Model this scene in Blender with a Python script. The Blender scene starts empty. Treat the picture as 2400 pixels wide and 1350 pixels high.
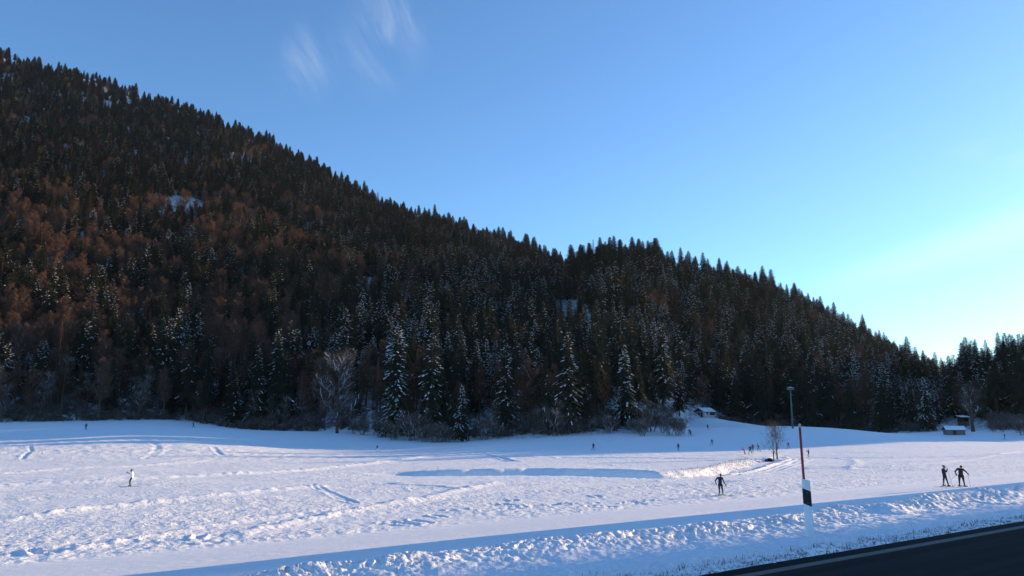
import bpy, bmesh, math, random
import numpy as np
from mathutils import Vector, Matrix

random.seed(7)
SC = bpy.context.scene
COL = SC.collection
RAD = math.radians

# ------------------------------------------------------------------ camera, sky, sun, exposure
CAM_Z = 1.75
PITCH = RAD(9.6)
F = 1800.0                                   # focal length in photograph pixels (2400 wide)
cam_d = bpy.data.cameras.new('camera')
cam_d.sensor_width = 36.0
cam_d.lens = 27.0
cam_d.clip_start = 0.1
cam_d.clip_end = 12000
cam = bpy.data.objects.new('camera', cam_d)
COL.objects.link(cam)
cam.location = (0, 0, CAM_Z)
cam.rotation_euler = (RAD(90) + PITCH, 0, 0)
SC.camera = cam

SUN_AZ = 62.0                                # degrees to the right of the view direction
SUN_EL = 9.8
sun_dir = Vector((math.sin(RAD(SUN_AZ)) * math.cos(RAD(SUN_EL)), math.cos(RAD(SUN_AZ)) * math.cos(RAD(SUN_EL)), math.sin(RAD(SUN_EL))))
sun_d = bpy.data.lights.new('sun', 'SUN')
sun_d.energy = 5.0
sun_d.angle = RAD(0.55)
sun_d.color = (1.0, 0.70, 0.38)
sun = bpy.data.objects.new('sun', sun_d)
COL.objects.link(sun)
sun.location = (200, 100, 120)
sun.rotation_euler = (-sun_dir).to_track_quat('-Z', 'Y').to_euler()

world = bpy.data.worlds.new('World')
SC.world = world
world.use_nodes = True
wt = world.node_tree
for n in list(wt.nodes):
    wt.nodes.remove(n)


def wn(kind, **kw):
    n = wt.nodes.new(kind)
    for k, v in kw.items():
        setattr(n, k, v)
    return n


w_out = wn('ShaderNodeOutputWorld')
w_bg = wn('ShaderNodeBackground')
w_bg.inputs['Strength'].default_value = 0.15
w_sky = wn('ShaderNodeTexSky', sky_type='NISHITA', sun_disc=False)
w_sky.sun_elevation = RAD(SUN_EL)
w_sky.sun_rotation = RAD(SUN_AZ)
w_sky.altitude = 700
w_sky.air_density = 1.0
w_sky.dust_density = 0.45
w_sky.ozone_density = 3.0
wt.links.new(w_bg.outputs[0], w_out.inputs[0])
w_tc = wn('ShaderNodeTexCoord')


def pix_dir(px, py):
    xc = (px - 1200.0)
    yd = (py - 675.0)
    c, s = math.cos(PITCH), math.sin(PITCH)
    return np.array([xc, F * c + yd * s, F * s - yd * c])


def cirrus(px, py, radius, rot, stretch, scale, lo, hi, amount, seed):
    """faint streaky cloud near one direction of the sky; returns a 0..1 socket"""
    d = pix_dir(px, py)
    d = d / np.linalg.norm(d)
    m = wn('ShaderNodeMapping', vector_type='TEXTURE')
    m.inputs['Location'].default_value = (seed, seed * .7, 0)
    m.inputs['Rotation'].default_value = rot
    m.inputs['Scale'].default_value = stretch
    nz = wn('ShaderNodeTexNoise')
    nz.inputs['Scale'].default_value = scale
    nz.inputs['Detail'].default_value = 9
    nz.inputs['Roughness'].default_value = 0.62
    nz.inputs['Distortion'].default_value = 0.6
    wt.links.new(w_tc.outputs['Generated'], m.inputs[0])
    wt.links.new(m.outputs[0], nz.inputs['Vector'])
    r = wn('ShaderNodeMapRange', interpolation_type='SMOOTHSTEP')
    r.inputs['From Min'].default_value = lo
    r.inputs['From Max'].default_value = hi
    wt.links.new(nz.outputs['Fac'], r.inputs['Value'])
    dist = wn('ShaderNodeVectorMath', operation='DISTANCE')
    dist.inputs[1].default_value = d
    nrm = wn('ShaderNodeVectorMath', operation='NORMALIZE')
    wt.links.new(w_tc.outputs['Generated'], nrm.inputs[0])
    # elliptical patch: squash the offset before measuring it
    sub = wn('ShaderNodeVectorMath', operation='SUBTRACT')
    sub.inputs[1].default_value = d
    wt.links.new(nrm.outputs[0], sub.inputs[0])
    rotv = wn('ShaderNodeVectorRotate', rotation_type='AXIS_ANGLE')
    rotv.inputs['Axis'].default_value = d
    rotv.inputs['Angle'].default_value = radius[2]
    wt.links.new(sub.outputs[0], rotv.inputs['Vector'])
    scl = wn('ShaderNodeVectorMath', operation='MULTIPLY')
    scl.inputs[1].default_value = (1 / radius[0], 1 / radius[0], 1 / radius[1])
    wt.links.new(rotv.outputs[0], scl.inputs[0])
    ln = wn('ShaderNodeVectorMath', operation='LENGTH')
    wt.links.new(scl.outputs[0], ln.inputs[0])
    fall = wn('ShaderNodeMapRange', interpolation_type='SMOOTHSTEP')
    fall.inputs['From Min'].default_value = 1.0
    fall.inputs['From Max'].default_value = 0.0
    wt.links.new(ln.outputs['Value'], fall.inputs['Value'])
    mul = wn('ShaderNodeMath', operation='MULTIPLY')
    wt.links.new(r.outputs[0], mul.inputs[0])
    wt.links.new(fall.outputs[0], mul.inputs[1])
    mul2 = wn('ShaderNodeMath', operation='MULTIPLY')
    mul2.inputs[1].default_value = amount
    wt.links.new(mul.outputs[0], mul2.inputs[0])
    return mul2.outputs[0]


c_all = None
for args in (
    (920, 50, (0.070, 0.150, RAD(-24)), (0, RAD(-32), 0), (1 / 22, 1 / 10, 1 / 4.5), 1.3, .34, 1.0, .45, 3.1),
    (725, 140, (0.050, 0.120, RAD(-24)), (0, RAD(-32), 0), (1 / 22, 1 / 10, 1 / 4.5), 1.0, .42, .95, .34, 7.3),
    (2440, 515, (0.30, 0.034, RAD(14)), (0, RAD(-12), RAD(-33)), (1 / 2.2, 1 / 8, 1 / 26), 1.0, .15, .80, .62, 1.9),
    (2330, 355, (0.26, 0.020, RAD(-18)), (0, RAD(-14), RAD(-33)), (1 / 3.0, 1 / 8, 1 / 22), 1.0, .38, .95, .35, 5.7),
):
    o = cirrus(*args)
    if c_all is None:
        c_all = o
    else:
        a = wn('ShaderNodeMath', operation='ADD', use_clamp=True)
        wt.links.new(c_all, a.inputs[0])
        wt.links.new(o, a.inputs[1])
        c_all = a.outputs[0]
w_mix = wn('ShaderNodeMix', data_type='RGBA')
w_hs = wn('ShaderNodeHueSaturation')
w_hs.inputs['Saturation'].default_value = 1.0
w_tint = wn('ShaderNodeMix', data_type='RGBA', blend_type='MULTIPLY')
w_tint.inputs[0].default_value = 1.0
w_tint.inputs[7].default_value = (.69, .87, 1.02, 1)      # the camera's cool white balance
wt.links.new(w_sky.outputs[0], w_tint.inputs[6])
wt.links.new(w_tint.outputs[2], w_hs.inputs['Color'])
wt.links.new(c_all, w_mix.inputs[0])
wt.links.new(w_hs.outputs[0], w_mix.inputs[6])
w_mix.inputs[7].default_value = (3.5, 3.6, 3.7, 1)
wt.links.new(w_mix.outputs[2], w_bg.inputs[0])

SC.view_settings.view_transform = 'Standard'
SC.view_settings.look = 'None'
SC.view_settings.gamma = 1.0
SC.view_settings.exposure = 1.0
SC.view_settings.use_curve_mapping = False
SC.cycles.max_bounces = 5
SC.cycles.diffuse_bounces = 2
SC.cycles.glossy_bounces = 2
SC.cycles.transparent_max_bounces = 8
SC.cycles.volume_bounces = 0
SC.cycles.use_denoising = True


# ------------------------------------------------------------------ helpers
def tag(o, label=None, cat=None, group=None, kind=None):
    if label:
        o['label'] = label
    if cat:
        o['category'] = cat
    if group:
        o['group'] = group
    if kind:
        o['kind'] = kind
    return o


def link(o, parent=None):
    COL.objects.link(o)
    if parent is not None:
        o.parent = parent
    return o


def empty(name, loc=(0, 0, 0), rz=0.0, scale=1.0):
    o = bpy.data.objects.new(name, None)
    o.empty_display_size = 0.3
    o.location = loc
    o.rotation_euler = (0, 0, rz)
    o.scale = (scale,) * 3
    return link(o)


def mesh_np(name, verts, faces, mats=(), midx=None, smooth=False):
    """verts (n,3) and faces: an (m,3) or (m,4) integer array"""
    verts = np.asarray(verts, dtype=np.float32)
    faces = np.asarray(faces, dtype=np.int32)
    me = bpy.data.meshes.new(name)
    k = faces.shape[1]
    me.vertices.add(len(verts))
    me.vertices.foreach_set('co', verts.ravel())
    me.loops.add(faces.size)
    me.loops.foreach_set('vertex_index', faces.ravel())
    me.polygons.add(len(faces))
    me.polygons.foreach_set('loop_start', np.arange(0, faces.size, k, dtype=np.int32))
    if midx is not None:
        me.polygons.foreach_set('material_index', np.asarray(midx, dtype=np.int32))
    if smooth:
        me.polygons.foreach_set('use_smooth', np.ones(len(faces), dtype=bool))
    for m in mats:
        me.materials.append(m)
    me.update(calc_edges=True)
    me.validate()
    return me


def add(name, me, parent=None, loc=None):
    o = bpy.data.objects.new(name, me)
    if loc is not None:
        o.location = loc
    return link(o, parent)


def bm_obj(name, bm, mat, parent=None, loc=None, smooth=False):
    me = bpy.data.meshes.new(name)
    bm.normal_update()
    bm.to_mesh(me)
    bm.free()
    me.materials.append(mat)
    if smooth:
        for p in me.polygons:
            p.use_smooth = True
    return add(name, me, parent, loc)


def bm_box(bm, c, size, rot=None):
    m = Matrix.Translation(c)
    if rot is not None:
        m = m @ rot
    m = m @ Matrix.Diagonal((size[0], size[1], size[2], 1))
    return bmesh.ops.create_cube(bm, size=1.0, matrix=m)


def box(name, c, size, mat, parent=None, bevel=0.0, rot=None):
    bm = bmesh.new()
    bm_box(bm, c, size, rot)
    if bevel:
        bmesh.ops.bevel(bm, geom=bm.edges[:], offset=bevel, segments=2, affect='EDGES')
    return bm_obj(name, bm, mat, parent)


def bm_tube(bm, pts, radii, sides=6, cap=True):
    rings = []
    for i, p in enumerate(pts):
        p = Vector(p)
        a = Vector(pts[max(0, i - 1)])
        b = Vector(pts[min(len(pts) - 1, i + 1)])
        d = (b - a).normalized()
        h = Vector((0, 0, 1)) if abs(d.z) < .9 else Vector((1, 0, 0))
        s = d.cross(h).normalized()
        t = d.cross(s).normalized()
        rings.append([bm.verts.new(p + radii[i] * (math.cos(2 * math.pi * k / sides) * s + math.sin(2 * math.pi * k / sides) * t)) for k in range(sides)])
    for a, b in zip(rings, rings[1:]):
        for k in range(sides):
            bm.faces.new((a[k], a[(k + 1) % sides], b[(k + 1) % sides], b[k]))
    if cap:
        bm.faces.new(rings[0][::-1])
        bm.faces.new(rings[-1])


# ---- numpy gradient noise
def _hash(ix, iy, seed):
    h = (ix.astype(np.int64) * 374761393 + iy.astype(np.int64) * 668265263 + seed * 1442695041) & 0xFFFFFFFF
    h = ((h ^ (h >> 13)) * 1274126177) & 0xFFFFFFFF
    h = h ^ (h >> 16)
    return h


def gnoise(x, y, seed=0):
    x = np.asarray(x, dtype=np.float64)
    y = np.asarray(y, dtype=np.float64)
    ix, iy = np.floor(x), np.floor(y)
    fx, fy = x - ix, y - iy
    ux, uy = fx * fx * fx * (fx * (fx * 6 - 15) + 10), fy * fy * fy * (fy * (fy * 6 - 15) + 10)

    def g(dx, dy):
        a = _hash(ix + dx, iy + dy, seed) * (2 * np.pi / 4294967296.0)
        return np.cos(a) * (fx - dx) + np.sin(a) * (fy - dy)
    return 1.5 * ((g(0, 0) * (1 - ux) + g(1, 0) * ux) * (1 - uy) + (g(0, 1) * (1 - ux) + g(1, 1) * ux) * uy)


def fbm(x, y, octv=3, seed=0, gain=.5):
    a, f, t = 1.0, 1.0, 0.0
    for i in range(octv):
        t = t + a * gnoise(x * f + 17.3 * i, y * f - 9.1 * i, seed + i)
        a *= gain
        f *= 2.03
    return t


def sstep(a, b, x):
    t = np.clip((x - a) / (b - a), 0, 1)
    return t * t * (3 - 2 * t)


# ------------------------------------------------------------------ materials
def new_mat(name):
    m = bpy.data.materials.new(name)
    m.use_nodes = True
    return m, m.node_tree, m.node_tree.nodes['Principled BSDF']


def plain(name, color, rough=.6, var=.15, scale=6.0, metallic=0.0, spec=.3):
    m, t, b = new_mat(name)
    tc = t.nodes.new('ShaderNodeTexCoord')
    nz = t.nodes.new('ShaderNodeTexNoise')
    nz.inputs['Scale'].default_value = scale
    nz.inputs['Detail'].default_value = 4
    mx = t.nodes.new('ShaderNodeMix')
    mx.data_type = 'RGBA'
    mx.inputs[6].default_value = (*[c * (1 - var) for c in color], 1)
    mx.inputs[7].default_value = (*[min(1, c * (1 + var)) for c in color], 1)
    t.links.new(tc.outputs['Object'], nz.inputs['Vector'])
    t.links.new(nz.outputs['Fac'], mx.inputs[0])
    t.links.new(mx.outputs[2], b.inputs['Base Color'])
    b.inputs['Roughness'].default_value = rough
    b.inputs['Metallic'].default_value = metallic
    b.inputs['Specular IOR Level'].default_value = spec
    return m


def per_tree(name, c0, c1, rough=.8, transl=0.0):
    """colour that differs from one tree to the next and a little inside each"""
    m, t, b = new_mat(name)
    oi = t.nodes.new('ShaderNodeObjectInfo')
    geo = t.nodes.new('ShaderNodeNewGeometry')
    nz = t.nodes.new('ShaderNodeTexNoise')
    nz.inputs['Scale'].default_value = 0.35
    nz.inputs['Detail'].default_value = 2
    t.links.new(geo.outputs['Position'], nz.inputs['Vector'])
    ad = t.nodes.new('ShaderNodeMath')
    ad.operation = 'MULTIPLY_ADD'
    ad.inputs[1].default_value = 0.55
    t.links.new(oi.outputs['Random'], ad.inputs[0])
    mm = t.nodes.new('ShaderNodeMath')
    mm.operation = 'MULTIPLY'
    mm.inputs[1].default_value = .55
    t.links.new(nz.outputs['Fac'], mm.inputs[0])
    t.links.new(mm.outputs[0], ad.inputs[2])
    mx = t.nodes.new('ShaderNodeMix')
    mx.data_type = 'RGBA'
    mx.inputs[6].default_value = (*c0, 1)
    mx.inputs[7].default_value = (*c1, 1)
    t.links.new(ad.outputs[0], mx.inputs[0])
    t.links.new(mx.outputs[2], b.inputs['Base Color'])
    b.inputs['Roughness'].default_value = rough
    b.inputs['Specular IOR Level'].default_value = .15
    return m


def snow_ground_mat():
    m, t, b = new_mat('ground_snow')
    N = t.nodes.new
    L = t.links.new
    geo = N('ShaderNodeNewGeometry')
    at = N('ShaderNodeAttribute')
    at.attribute_name = 'rough'
    dirt = N('ShaderNodeAttribute')
    dirt.attribute_name = 'dirt'
    wood = N('ShaderNodeAttribute')
    wood.attribute_name = 'wood'

    def noise(scale, detail=4, rough=.55):
        n = N('ShaderNodeTexNoise')
        n.inputs['Scale'].default_value = scale
        n.inputs['Detail'].default_value = detail
        n.inputs['Roughness'].default_value = rough
        L(geo.outputs['Position'], n.inputs['Vector'])
        return n
    n1 = noise(2.2, 5, .6)
    n2 = noise(9.0, 3)
    mp = N('ShaderNodeMapping')
    mp.inputs['Rotation'].default_value = (0, 0, -RAD(28))
    mp.inputs['Scale'].default_value = (.35, 1.5, 1)
    L(geo.outputs['Position'], mp.inputs[0])
    ns = N('ShaderNodeTexNoise')
    ns.inputs['Scale'].default_value = 1.3
    ns.inputs['Detail'].default_value = 6
    ns.inputs['Roughness'].default_value = .65
    L(mp.outputs[0], ns.inputs['Vector'])
    n3 = noise(0.7, 4)
    rg = N('ShaderNodeMath')
    rg.operation = 'MULTIPLY'
    L(n1.outputs['Fac'], rg.inputs[0])
    L(at.outputs['Fac'], rg.inputs[1])
    b1 = N('ShaderNodeBump')
    b1.inputs['Strength'].default_value = 1.0
    b1.inputs['Distance'].default_value = 0.20
    rs = N('ShaderNodeMath')
    rs.operation = 'MULTIPLY_ADD'
    rs.inputs[1].default_value = .34
    L(ns.outputs['Fac'], rs.inputs[0])
    L(rg.outputs[0], rs.inputs[2])
    L(rs.outputs[0], b1.inputs['Height'])
    b2 = N('ShaderNodeBump')
    b2.inputs['Strength'].default_value = .5
    b2.inputs['Distance'].default_value = 0.012
    L(n2.outputs['Fac'], b2.inputs['Height'])
    L(b1.outputs[0], b2.inputs['Normal'])
    L(b2.outputs[0], b.inputs['Normal'])
    # clean snow, a little uneven; dirty slush next to the road; forest floor litter
    c = N('ShaderNodeMix')
    c.data_type = 'RGBA'
    c.inputs[6].default_value = (.80, .82, .86, 1)
    c.inputs[7].default_value = (.90, .92, .94, 1)
    L(n3.outputs['Fac'], c.inputs[0])
    n4 = noise(14, 5, .7)
    mr = N('ShaderNodeMapRange')
    mr.inputs['From Min'].default_value = .48
    mr.inputs['From Max'].default_value = .66
    L(n4.outputs['Fac'], mr.inputs['Value'])
    dm = N('ShaderNodeMath')
    dm.operation = 'MULTIPLY'
    L(mr.outputs[0], dm.inputs[0])
    L(dirt.outputs['Fac'], dm.inputs[1])
    c2 = N('ShaderNodeMix')
    c2.data_type = 'RGBA'
    c2.inputs[7].default_value = (.10, .075, .06, 1)
    L(dm.outputs[0], c2.inputs[0])
    L(c.outputs[2], c2.inputs[6])
    n5 = noise(.55, 5, .7)
    mr2 = N('ShaderNodeMapRange')
    mr2.inputs['From Min'].default_value = .40
    mr2.inputs['From Max'].default_value = .60
    L(n5.outputs['Fac'], mr2.inputs['Value'])
    wm = N('ShaderNodeMath')
    wm.operation = 'MULTIPLY'
    L(mr2.outputs[0], wm.inputs[0])
    L(wood.outputs['Fac'], wm.inputs[1])
    c3 = N('ShaderNodeMix')
    c3.data_type = 'RGBA'
    c3.inputs[7].default_value = (.07, .055, .045, 1)
    L(wm.outputs[0], c3.inputs[0])
    L(c2.outputs[2], c3.inputs[6])
    L(c3.outputs[2], b.inputs['Base Color'])
    b.inputs['Roughness'].default_value = .65
    b.inputs['Specular IOR Level'].default_value = .25
    return m


def asphalt_mat():
    m, t, b = new_mat('asphalt')
    N = t.nodes.new
    L = t.links.new
    tc = N('ShaderNodeTexCoord')
    n1 = N('ShaderNodeTexNoise')
    n1.inputs['Scale'].default_value = 60
    n1.inputs['Detail'].default_value = 3
    mp = N('ShaderNodeMapping')
    mp.inputs['Scale'].default_value = (.05, 1.3, 1)      # wear runs along the road
    n2 = N('ShaderNodeTexNoise')
    n2.inputs['Scale'].default_value = 2.2
    n2.inputs['Detail'].default_value = 5
    L(tc.outputs['Object'], n1.inputs['Vector'])
    L(tc.outputs['Object'], mp.inputs[0])
    L(mp.outputs[0], n2.inputs['Vector'])
    mr = N('ShaderNodeMapRange')
    mr.inputs['From Min'].default_value = .40
    mr.inputs['From Max'].default_value = .72
    L(n2.outputs['Fac'], mr.inputs['Value'])
    mx = N('ShaderNodeMix')
    mx.data_type = 'RGBA'
    mx.inputs[6].default_value = (.013, .014, .017, 1)
    mx.inputs[7].default_value = (.034, .036, .040, 1)
    L(mr.outputs[0], mx.inputs[0])
    mx2 = N('ShaderNodeMix')
    mx2.data_type = 'RGBA'
    mx2.blend_type = 'MULTIPLY'
    mx2.inputs[0].default_value = .5
    L(mx.outputs[2], mx2.inputs[6])
    L(n1.outputs['Color'], mx2.inputs[7])
    L(mx2.outputs[2], b.inputs['Base Color'])
    bp = N('ShaderNodeBump')
    bp.inputs['Distance'].default_value = .004
    L(n1.outputs['Fac'], bp.inputs['Height'])
    L(bp.outputs[0], b.inputs['Normal'])
    b.inputs['Roughness'].default_value = .85
    b.inputs['Specular IOR Level'].default_value = .04
    return m


M = {}
M['ground'] = snow_ground_mat()
M['asphalt'] = asphalt_mat()
M['line'] = plain('worn_road_paint', (.11, .106, .096), .8, .5, 9)
M['needles'] = per_tree('spruce_needles', (.018, .027, .021), (.040, .047, .029))
M['bark'] = plain('bark', (.075, .055, .045), .9, .35, 4)
M['twig'] = per_tree('bare_twigs', (.085, .048, .034), (.16, .085, .055))
M['larch'] = per_tree('larch_twigs', (.10, .055, .030), (.19, .10, .05))
M['greytwig'] = per_tree('grey_twigs', (.09, .075, .065), (.15, .12, .10))
M['tsnow'] = plain('snow_on_branches', (.80, .82, .86), .7, .05, 3)
M['rsnow'] = plain('snow_on_roof', (.80, .82, .86), .7, .05, 2)
M['white'] = plain('white_plastic', (.78, .80, .80), .45, .06, 5)
M['black'] = plain('black_band', (.012, .013, .016), .45, .2, 8)
M['red'] = plain('red_stake', (.32, .035, .045), .5, .12, 6)
M['grey'] = plain('grey_cap', (.42, .44, .46), .5, .1, 8)
M['reflector'] = plain('reflector_back', (.055, .055, .06), .25, .2, 20)
M['plaster'] = plain('pale_plaster', (.48, .47, .40), .85, .12, 2)
M['darkwood'] = plain('dark_wood', (.055, .035, .026), .85, .3, 5)
M['greywood'] = plain('weathered_wood', (.20, .16, .15), .9, .25, 4)
M['mosswood'] = plain('mossy_boards', (.085, .09, .055), .9, .3, 3)
M['glass'] = plain('window_glass', (.018, .02, .025), .12, .1, 2, spec=.6)
M['signblue'] = plain('pale_sign', (.62, .72, .76), .6, .06, 3)
M['signdark'] = plain('sign_graphic', (.10, .28, .36), .6, .1, 3)
M['pole'] = plain('greenish_concrete', (.085, .125, .115), .85, .15, 2)
M['steel'] = plain('galvanised_steel', (.40, .42, .44), .45, .1, 5, metallic=.6)
M['stone'] = plain('dark_stone', (.05, .048, .048), .9, .35, 3)
M['hole'] = plain('culvert_dark', (.012, .012, .013), .95, .1, 3)
M['grass'] = per_tree('dry_grass', (.08, .05, .035), (.17, .115, .075))
M['turf'] = per_tree('dead_turf', (.05, .038, .03), (.13, .095, .065))
M['skin'] = plain('skin', (.42, .25, .18), .55, .06, 9)
M['hair'] = plain('dark_hair', (.020, .014, .012), .6, .2, 20)
M['hairbrown'] = plain('brown_hair', (.10, .045, .030), .6, .2, 20)
M['navy'] = plain('navy_cloth', (.014, .018, .038), .75, .15, 10)
M['dark'] = plain('black_cloth', (.012, .012, .015), .75, .2, 10)
M['charcoal'] = plain('charcoal_cloth', (.022, .021, .024), .75, .2, 10)
M['maroon'] = plain('maroon_cloth', (.06, .014, .018), .75, .15, 10)
M['whitecloth'] = plain('white_cloth', (.78, .76, .78), .7, .04, 10)
M['redcloth'] = plain('red_cloth', (.42, .03, .045), .7, .1, 10)
M['purple'] = plain('purple_cloth', (.16, .03, .08), .7, .1, 10)
M['blue'] = plain('blue_cloth', (.02, .035, .10), .7, .1, 10)
M['greycloth'] = plain('grey_cloth', (.10, .11, .14), .75, .1, 10)
M['olive'] = plain('olive_cloth', (.035, .035, .025), .75, .15, 10)
M['boot'] = plain('ski_boot', (.03, .03, .032), .5, .2, 8)
M['paleboot'] = plain('pale_ski_boot', (.55, .52, .44), .5, .1, 8)
M['ski'] = plain('ski', (.06, .045, .04), .35, .3, 4)
M['redski'] = plain('red_ski', (.30, .03, .03), .35, .2, 4)
M['shaft'] = plain('pole_shaft', (.10, .10, .11), .35, .1, 4)

# ------------------------------------------------------------------ the lie of the land
ROAD_AZ = RAD(55.4)
RX, RY = math.sin(ROAD_AZ), math.cos(ROAD_AZ)      # along the road
NX, NY = -RY, RX                                   # away from the road, into the field
PROF_S = [-60, 5.9, 6.35, 7.8, 9.3, 10.8, 12.4, 13.6, 16, 22, 31, 40, 50, 84]
PROF_Z = [-.06, -.06, -.03, -.22, -.36, -.34, -.66, -.80, -1.05, -2.15, -3.65, -4.55, -4.80, -5.15]


def P(px, py, Y):
    d = pix_dir(px, py)
    return np.array([d[0] / d[1] * Y, Y, CAM_Z + d[2] / d[1] * Y])


ctrl = [P(*a) for a in [
    (305, 1142, 77), (885, 1060, 205), (1391, 1056, 185), (1590, 1056, 190), (1669, 1044, 222),
    (1618, 1021, 245), (1659, 1007, 286), (1760, 1065, 165), (1895, 1072, 158), (1848, 1054, 185),
    (201, 1007, 215), (0, 1012, 215), (453, 1002, 255), (597, 1007, 286), (2355, 1031, 240), (2102, 1017, 250),
    (1928, 1002, 262), (1655, 976, 300), (1858, 1003, 243), (2237, 1019, 258), (1750, 990, 290),
    (0, 992, 258), (250, 990, 270), (420, 985, 285), (780, 1012, 262), (960, 1036, 232), (1080, 1040, 226),
    (1300, 1028, 232), (1480, 1018, 240), (1590, 1000, 262), (1400, 1070, 160), (1200, 1052, 195),
    (350, 1024, 198), (100, 1026, 198), (100, 1082, 135), (350, 1083, 135), (560, 1078, 150), (620, 1050, 195),
    (2200, 1060, 170), (2400, 1060, 170), (2400, 1095, 100), (700, 1100, 118), (1200, 1095, 122),
    (2000, 1040, 205), (2200, 1045, 200), (2290, 1012, 262)]]
ctrl += [np.array(p) for p in [(-60, 55, -5.1), (-110, 60, -5.3), (-250, 150, -5.5), (-300, 0, -4.5), (0, 75, -4.95), (50, 95, -5.0),
                               (100, 125, -5.0), (220, 220, -4), (300, 330, -1), (-300, 300, 2), (56, 295, -2.6), (100, 300, -5.0), (140, 290, -4.0)]]
ctrl = np.array(ctrl)


def _tps_fit(pts, lam=6.0):
    n = len(pts)
    d = np.hypot(pts[:, None, 0] - pts[None, :, 0], pts[:, None, 1] - pts[None, :, 1])
    K = np.where(d > 0, d * d * np.log(d + 1e-9), 0) + lam * np.eye(n) * 10
    Pm = np.c_[np.ones(n), pts[:, :2]]
    A = np.block([[K, Pm], [Pm.T, np.zeros((3, 3))]])
    return np.linalg.solve(A, np.r_[pts[:, 2], 0, 0, 0])


TPS = _tps_fit(ctrl)


def tps(x, y):
    sh = np.shape(x)
    x = np.ravel(x).astype(np.float64)
    y = np.ravel(y).astype(np.float64)
    out = TPS[-3] + TPS[-2] * x + TPS[-1] * y
    for i in range(len(ctrl)):
        r2 = (x - ctrl[i, 0]) ** 2 + (y - ctrl[i, 1]) ** 2 + 1e-6
        out += TPS[i] * 0.5 * r2 * np.log(r2)
    return np.clip(out, -9, 6).reshape(sh)


def field_z(x, y):
    s = NX * x + NY * y
    zp = np.interp(s, PROF_S, PROF_Z)
    w = sstep(42, 74, s)
    return zp * (1 - w) + np.where(s > 41, tps(x, y), 0) * w


def ucol(px, py):
    d = pix_dir(px, py)
    return d[0] / d[1]


# forest edge: photograph column -> depth
_E = [(-1500, 300), (-600, 280), (0, 266), (400, 290), (780, 268), (960, 240), (1080, 236), (1300, 240), (1500, 248), (1590, 270), (1625, 312),
      (1700, 318), (1850, 302), (2000, 305), (2150, 285), (2300, 274), (2400, 264), (2470, 262), (2700, 274), (3000, 322), (3600, 505), (4400, 950)]  # columns past the right edge are unseen, pulled in to shade the far field
E_U = np.array([ucol(p, 1000) for p, _ in _E])
E_D = np.array([d for _, d in _E])
# skyline (tree tops) and the depth of the ridge under it
_R = [(-1500, -200, 1400, 15), (-600, -30, 1400, 15), (0, 112, 1350, 15), (100, 150, 1340, 15), (200, 165, 1330, 15), (330, 213, 1310, 15), (480, 258, 1290, 15), (560, 292, 1260, 15),
      (650, 332, 1230, 15), (760, 392, 1180, 15), (850, 442, 1130, 15), (900, 468, 1100, 15), (1000, 495, 1040, 15), (1100, 527, 980, 15),
      (1200, 556, 930, 15), (1260, 580, 890, 15), (1322, 600, 860, 20), (1342, 560, 650, 30), (1460, 552, 645, 28), (1600, 576, 660, 27), (1700, 600, 680, 26),
      (1800, 634, 700, 26), (1880, 664, 720, 26), (1950, 712, 720, 25), (2050, 772, 710, 24), (2120, 808, 690, 24), (2190, 846, 640, 24),
      (2235, 815, 450, 28), (2300, 792, 430, 28), (2400, 775, 425, 28), (2700, 660, 480, 28), (3000, 715, 580, 28), (3600, 800, 860, 26), (4400, 830, 1500, 26)]  # last entries: unseen ridge at the right, its height set by its shadow
R_U = np.array([ucol(a, b) for a, b, _, _ in _R])
R_D = np.array([d for _, _, d, _ in _R])
R_Z = np.array([CAM_Z + pix_dir(a, b)[2] / pix_dir(a, b)[1] * d - h for a, b, d, h in _R])
UT = np.linspace(-2.0, 2.0, 2001)


def _sm(v, k):
    return np.convolve(np.pad(v, k, mode='edge'), np.hanning(2 * k + 1) / np.hanning(2 * k + 1).sum(), mode='valid')


T_DB = _sm(np.interp(UT, E_U, E_D), 16)
T_DR = _sm(np.interp(UT, R_U, R_D), 14)
T_ZR = _sm(np.interp(UT, R_U, R_Z), 14)
T_ZB = _sm(field_z(UT * T_DB, T_DB), 10)


def base_z(x, y):
    x = np.asarray(x, dtype=np.float64)
    y = np.asarray(y, dtype=np.float64)
    z = field_z(x, y)
    yy = np.where(y > 20, y, 20)
    u = np.clip(x / yy, -2, 2)
    db, dr, zr, zb = (np.interp(u, UT, t) for t in (T_DB, T_DR, T_ZR, T_ZB))
    t = (y - db) / (dr - db)
    tc = np.clip(t, 0, 1)
    steep = sstep(.68, .80, u)                       # unseen bank past the right edge, steepened to shade the far field
    hz = zb + (zr - zb) * ((1 - steep) * tc * (.72 + .28 * tc) + steep * tc ** .4)
    hz = hz + np.sin(np.pi * tc) * (9 * fbm(x / 130 + .3, y / 170, 3, 11) * np.clip((zr - zb) / 120, .15, 1.2))
    hz = np.where(t > 1, zr - .45 * (y - dr), hz)
    hill = (y > db) & (y > 20)
    z = np.where(hill, np.maximum(hz, -20), z)
    return z


def wood_mask(x, y):
    yy = np.where(y > 20, y, 20)
    u = np.clip(x / yy, -2, 2)
    return np.where(y > 20, sstep(-2, 7, y - np.interp(u, UT, T_DB)), 0)


_HITS = {}


def hit(px, py, y0=6.0, y1=420.0):
    k = (px, py, y0, y1)
    if k not in _HITS:
        _HITS[k] = _hit(px, py, y0, y1)
    return _HITS[k]


def _hit(px, py, y0, y1):
    """point where the sight line through a photograph pixel meets the ground"""
    d = pix_dir(px, py)
    Y = np.geomspace(y0, y1, 1600)
    x = d[0] / d[1] * Y
    z = CAM_Z + d[2] / d[1] * Y
    g = base_z(x, Y)
    k = np.argmax(z < g)
    if k == 0:
        k = len(Y) - 1
    return np.array([x[k], Y[k], g[k]])


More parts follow.
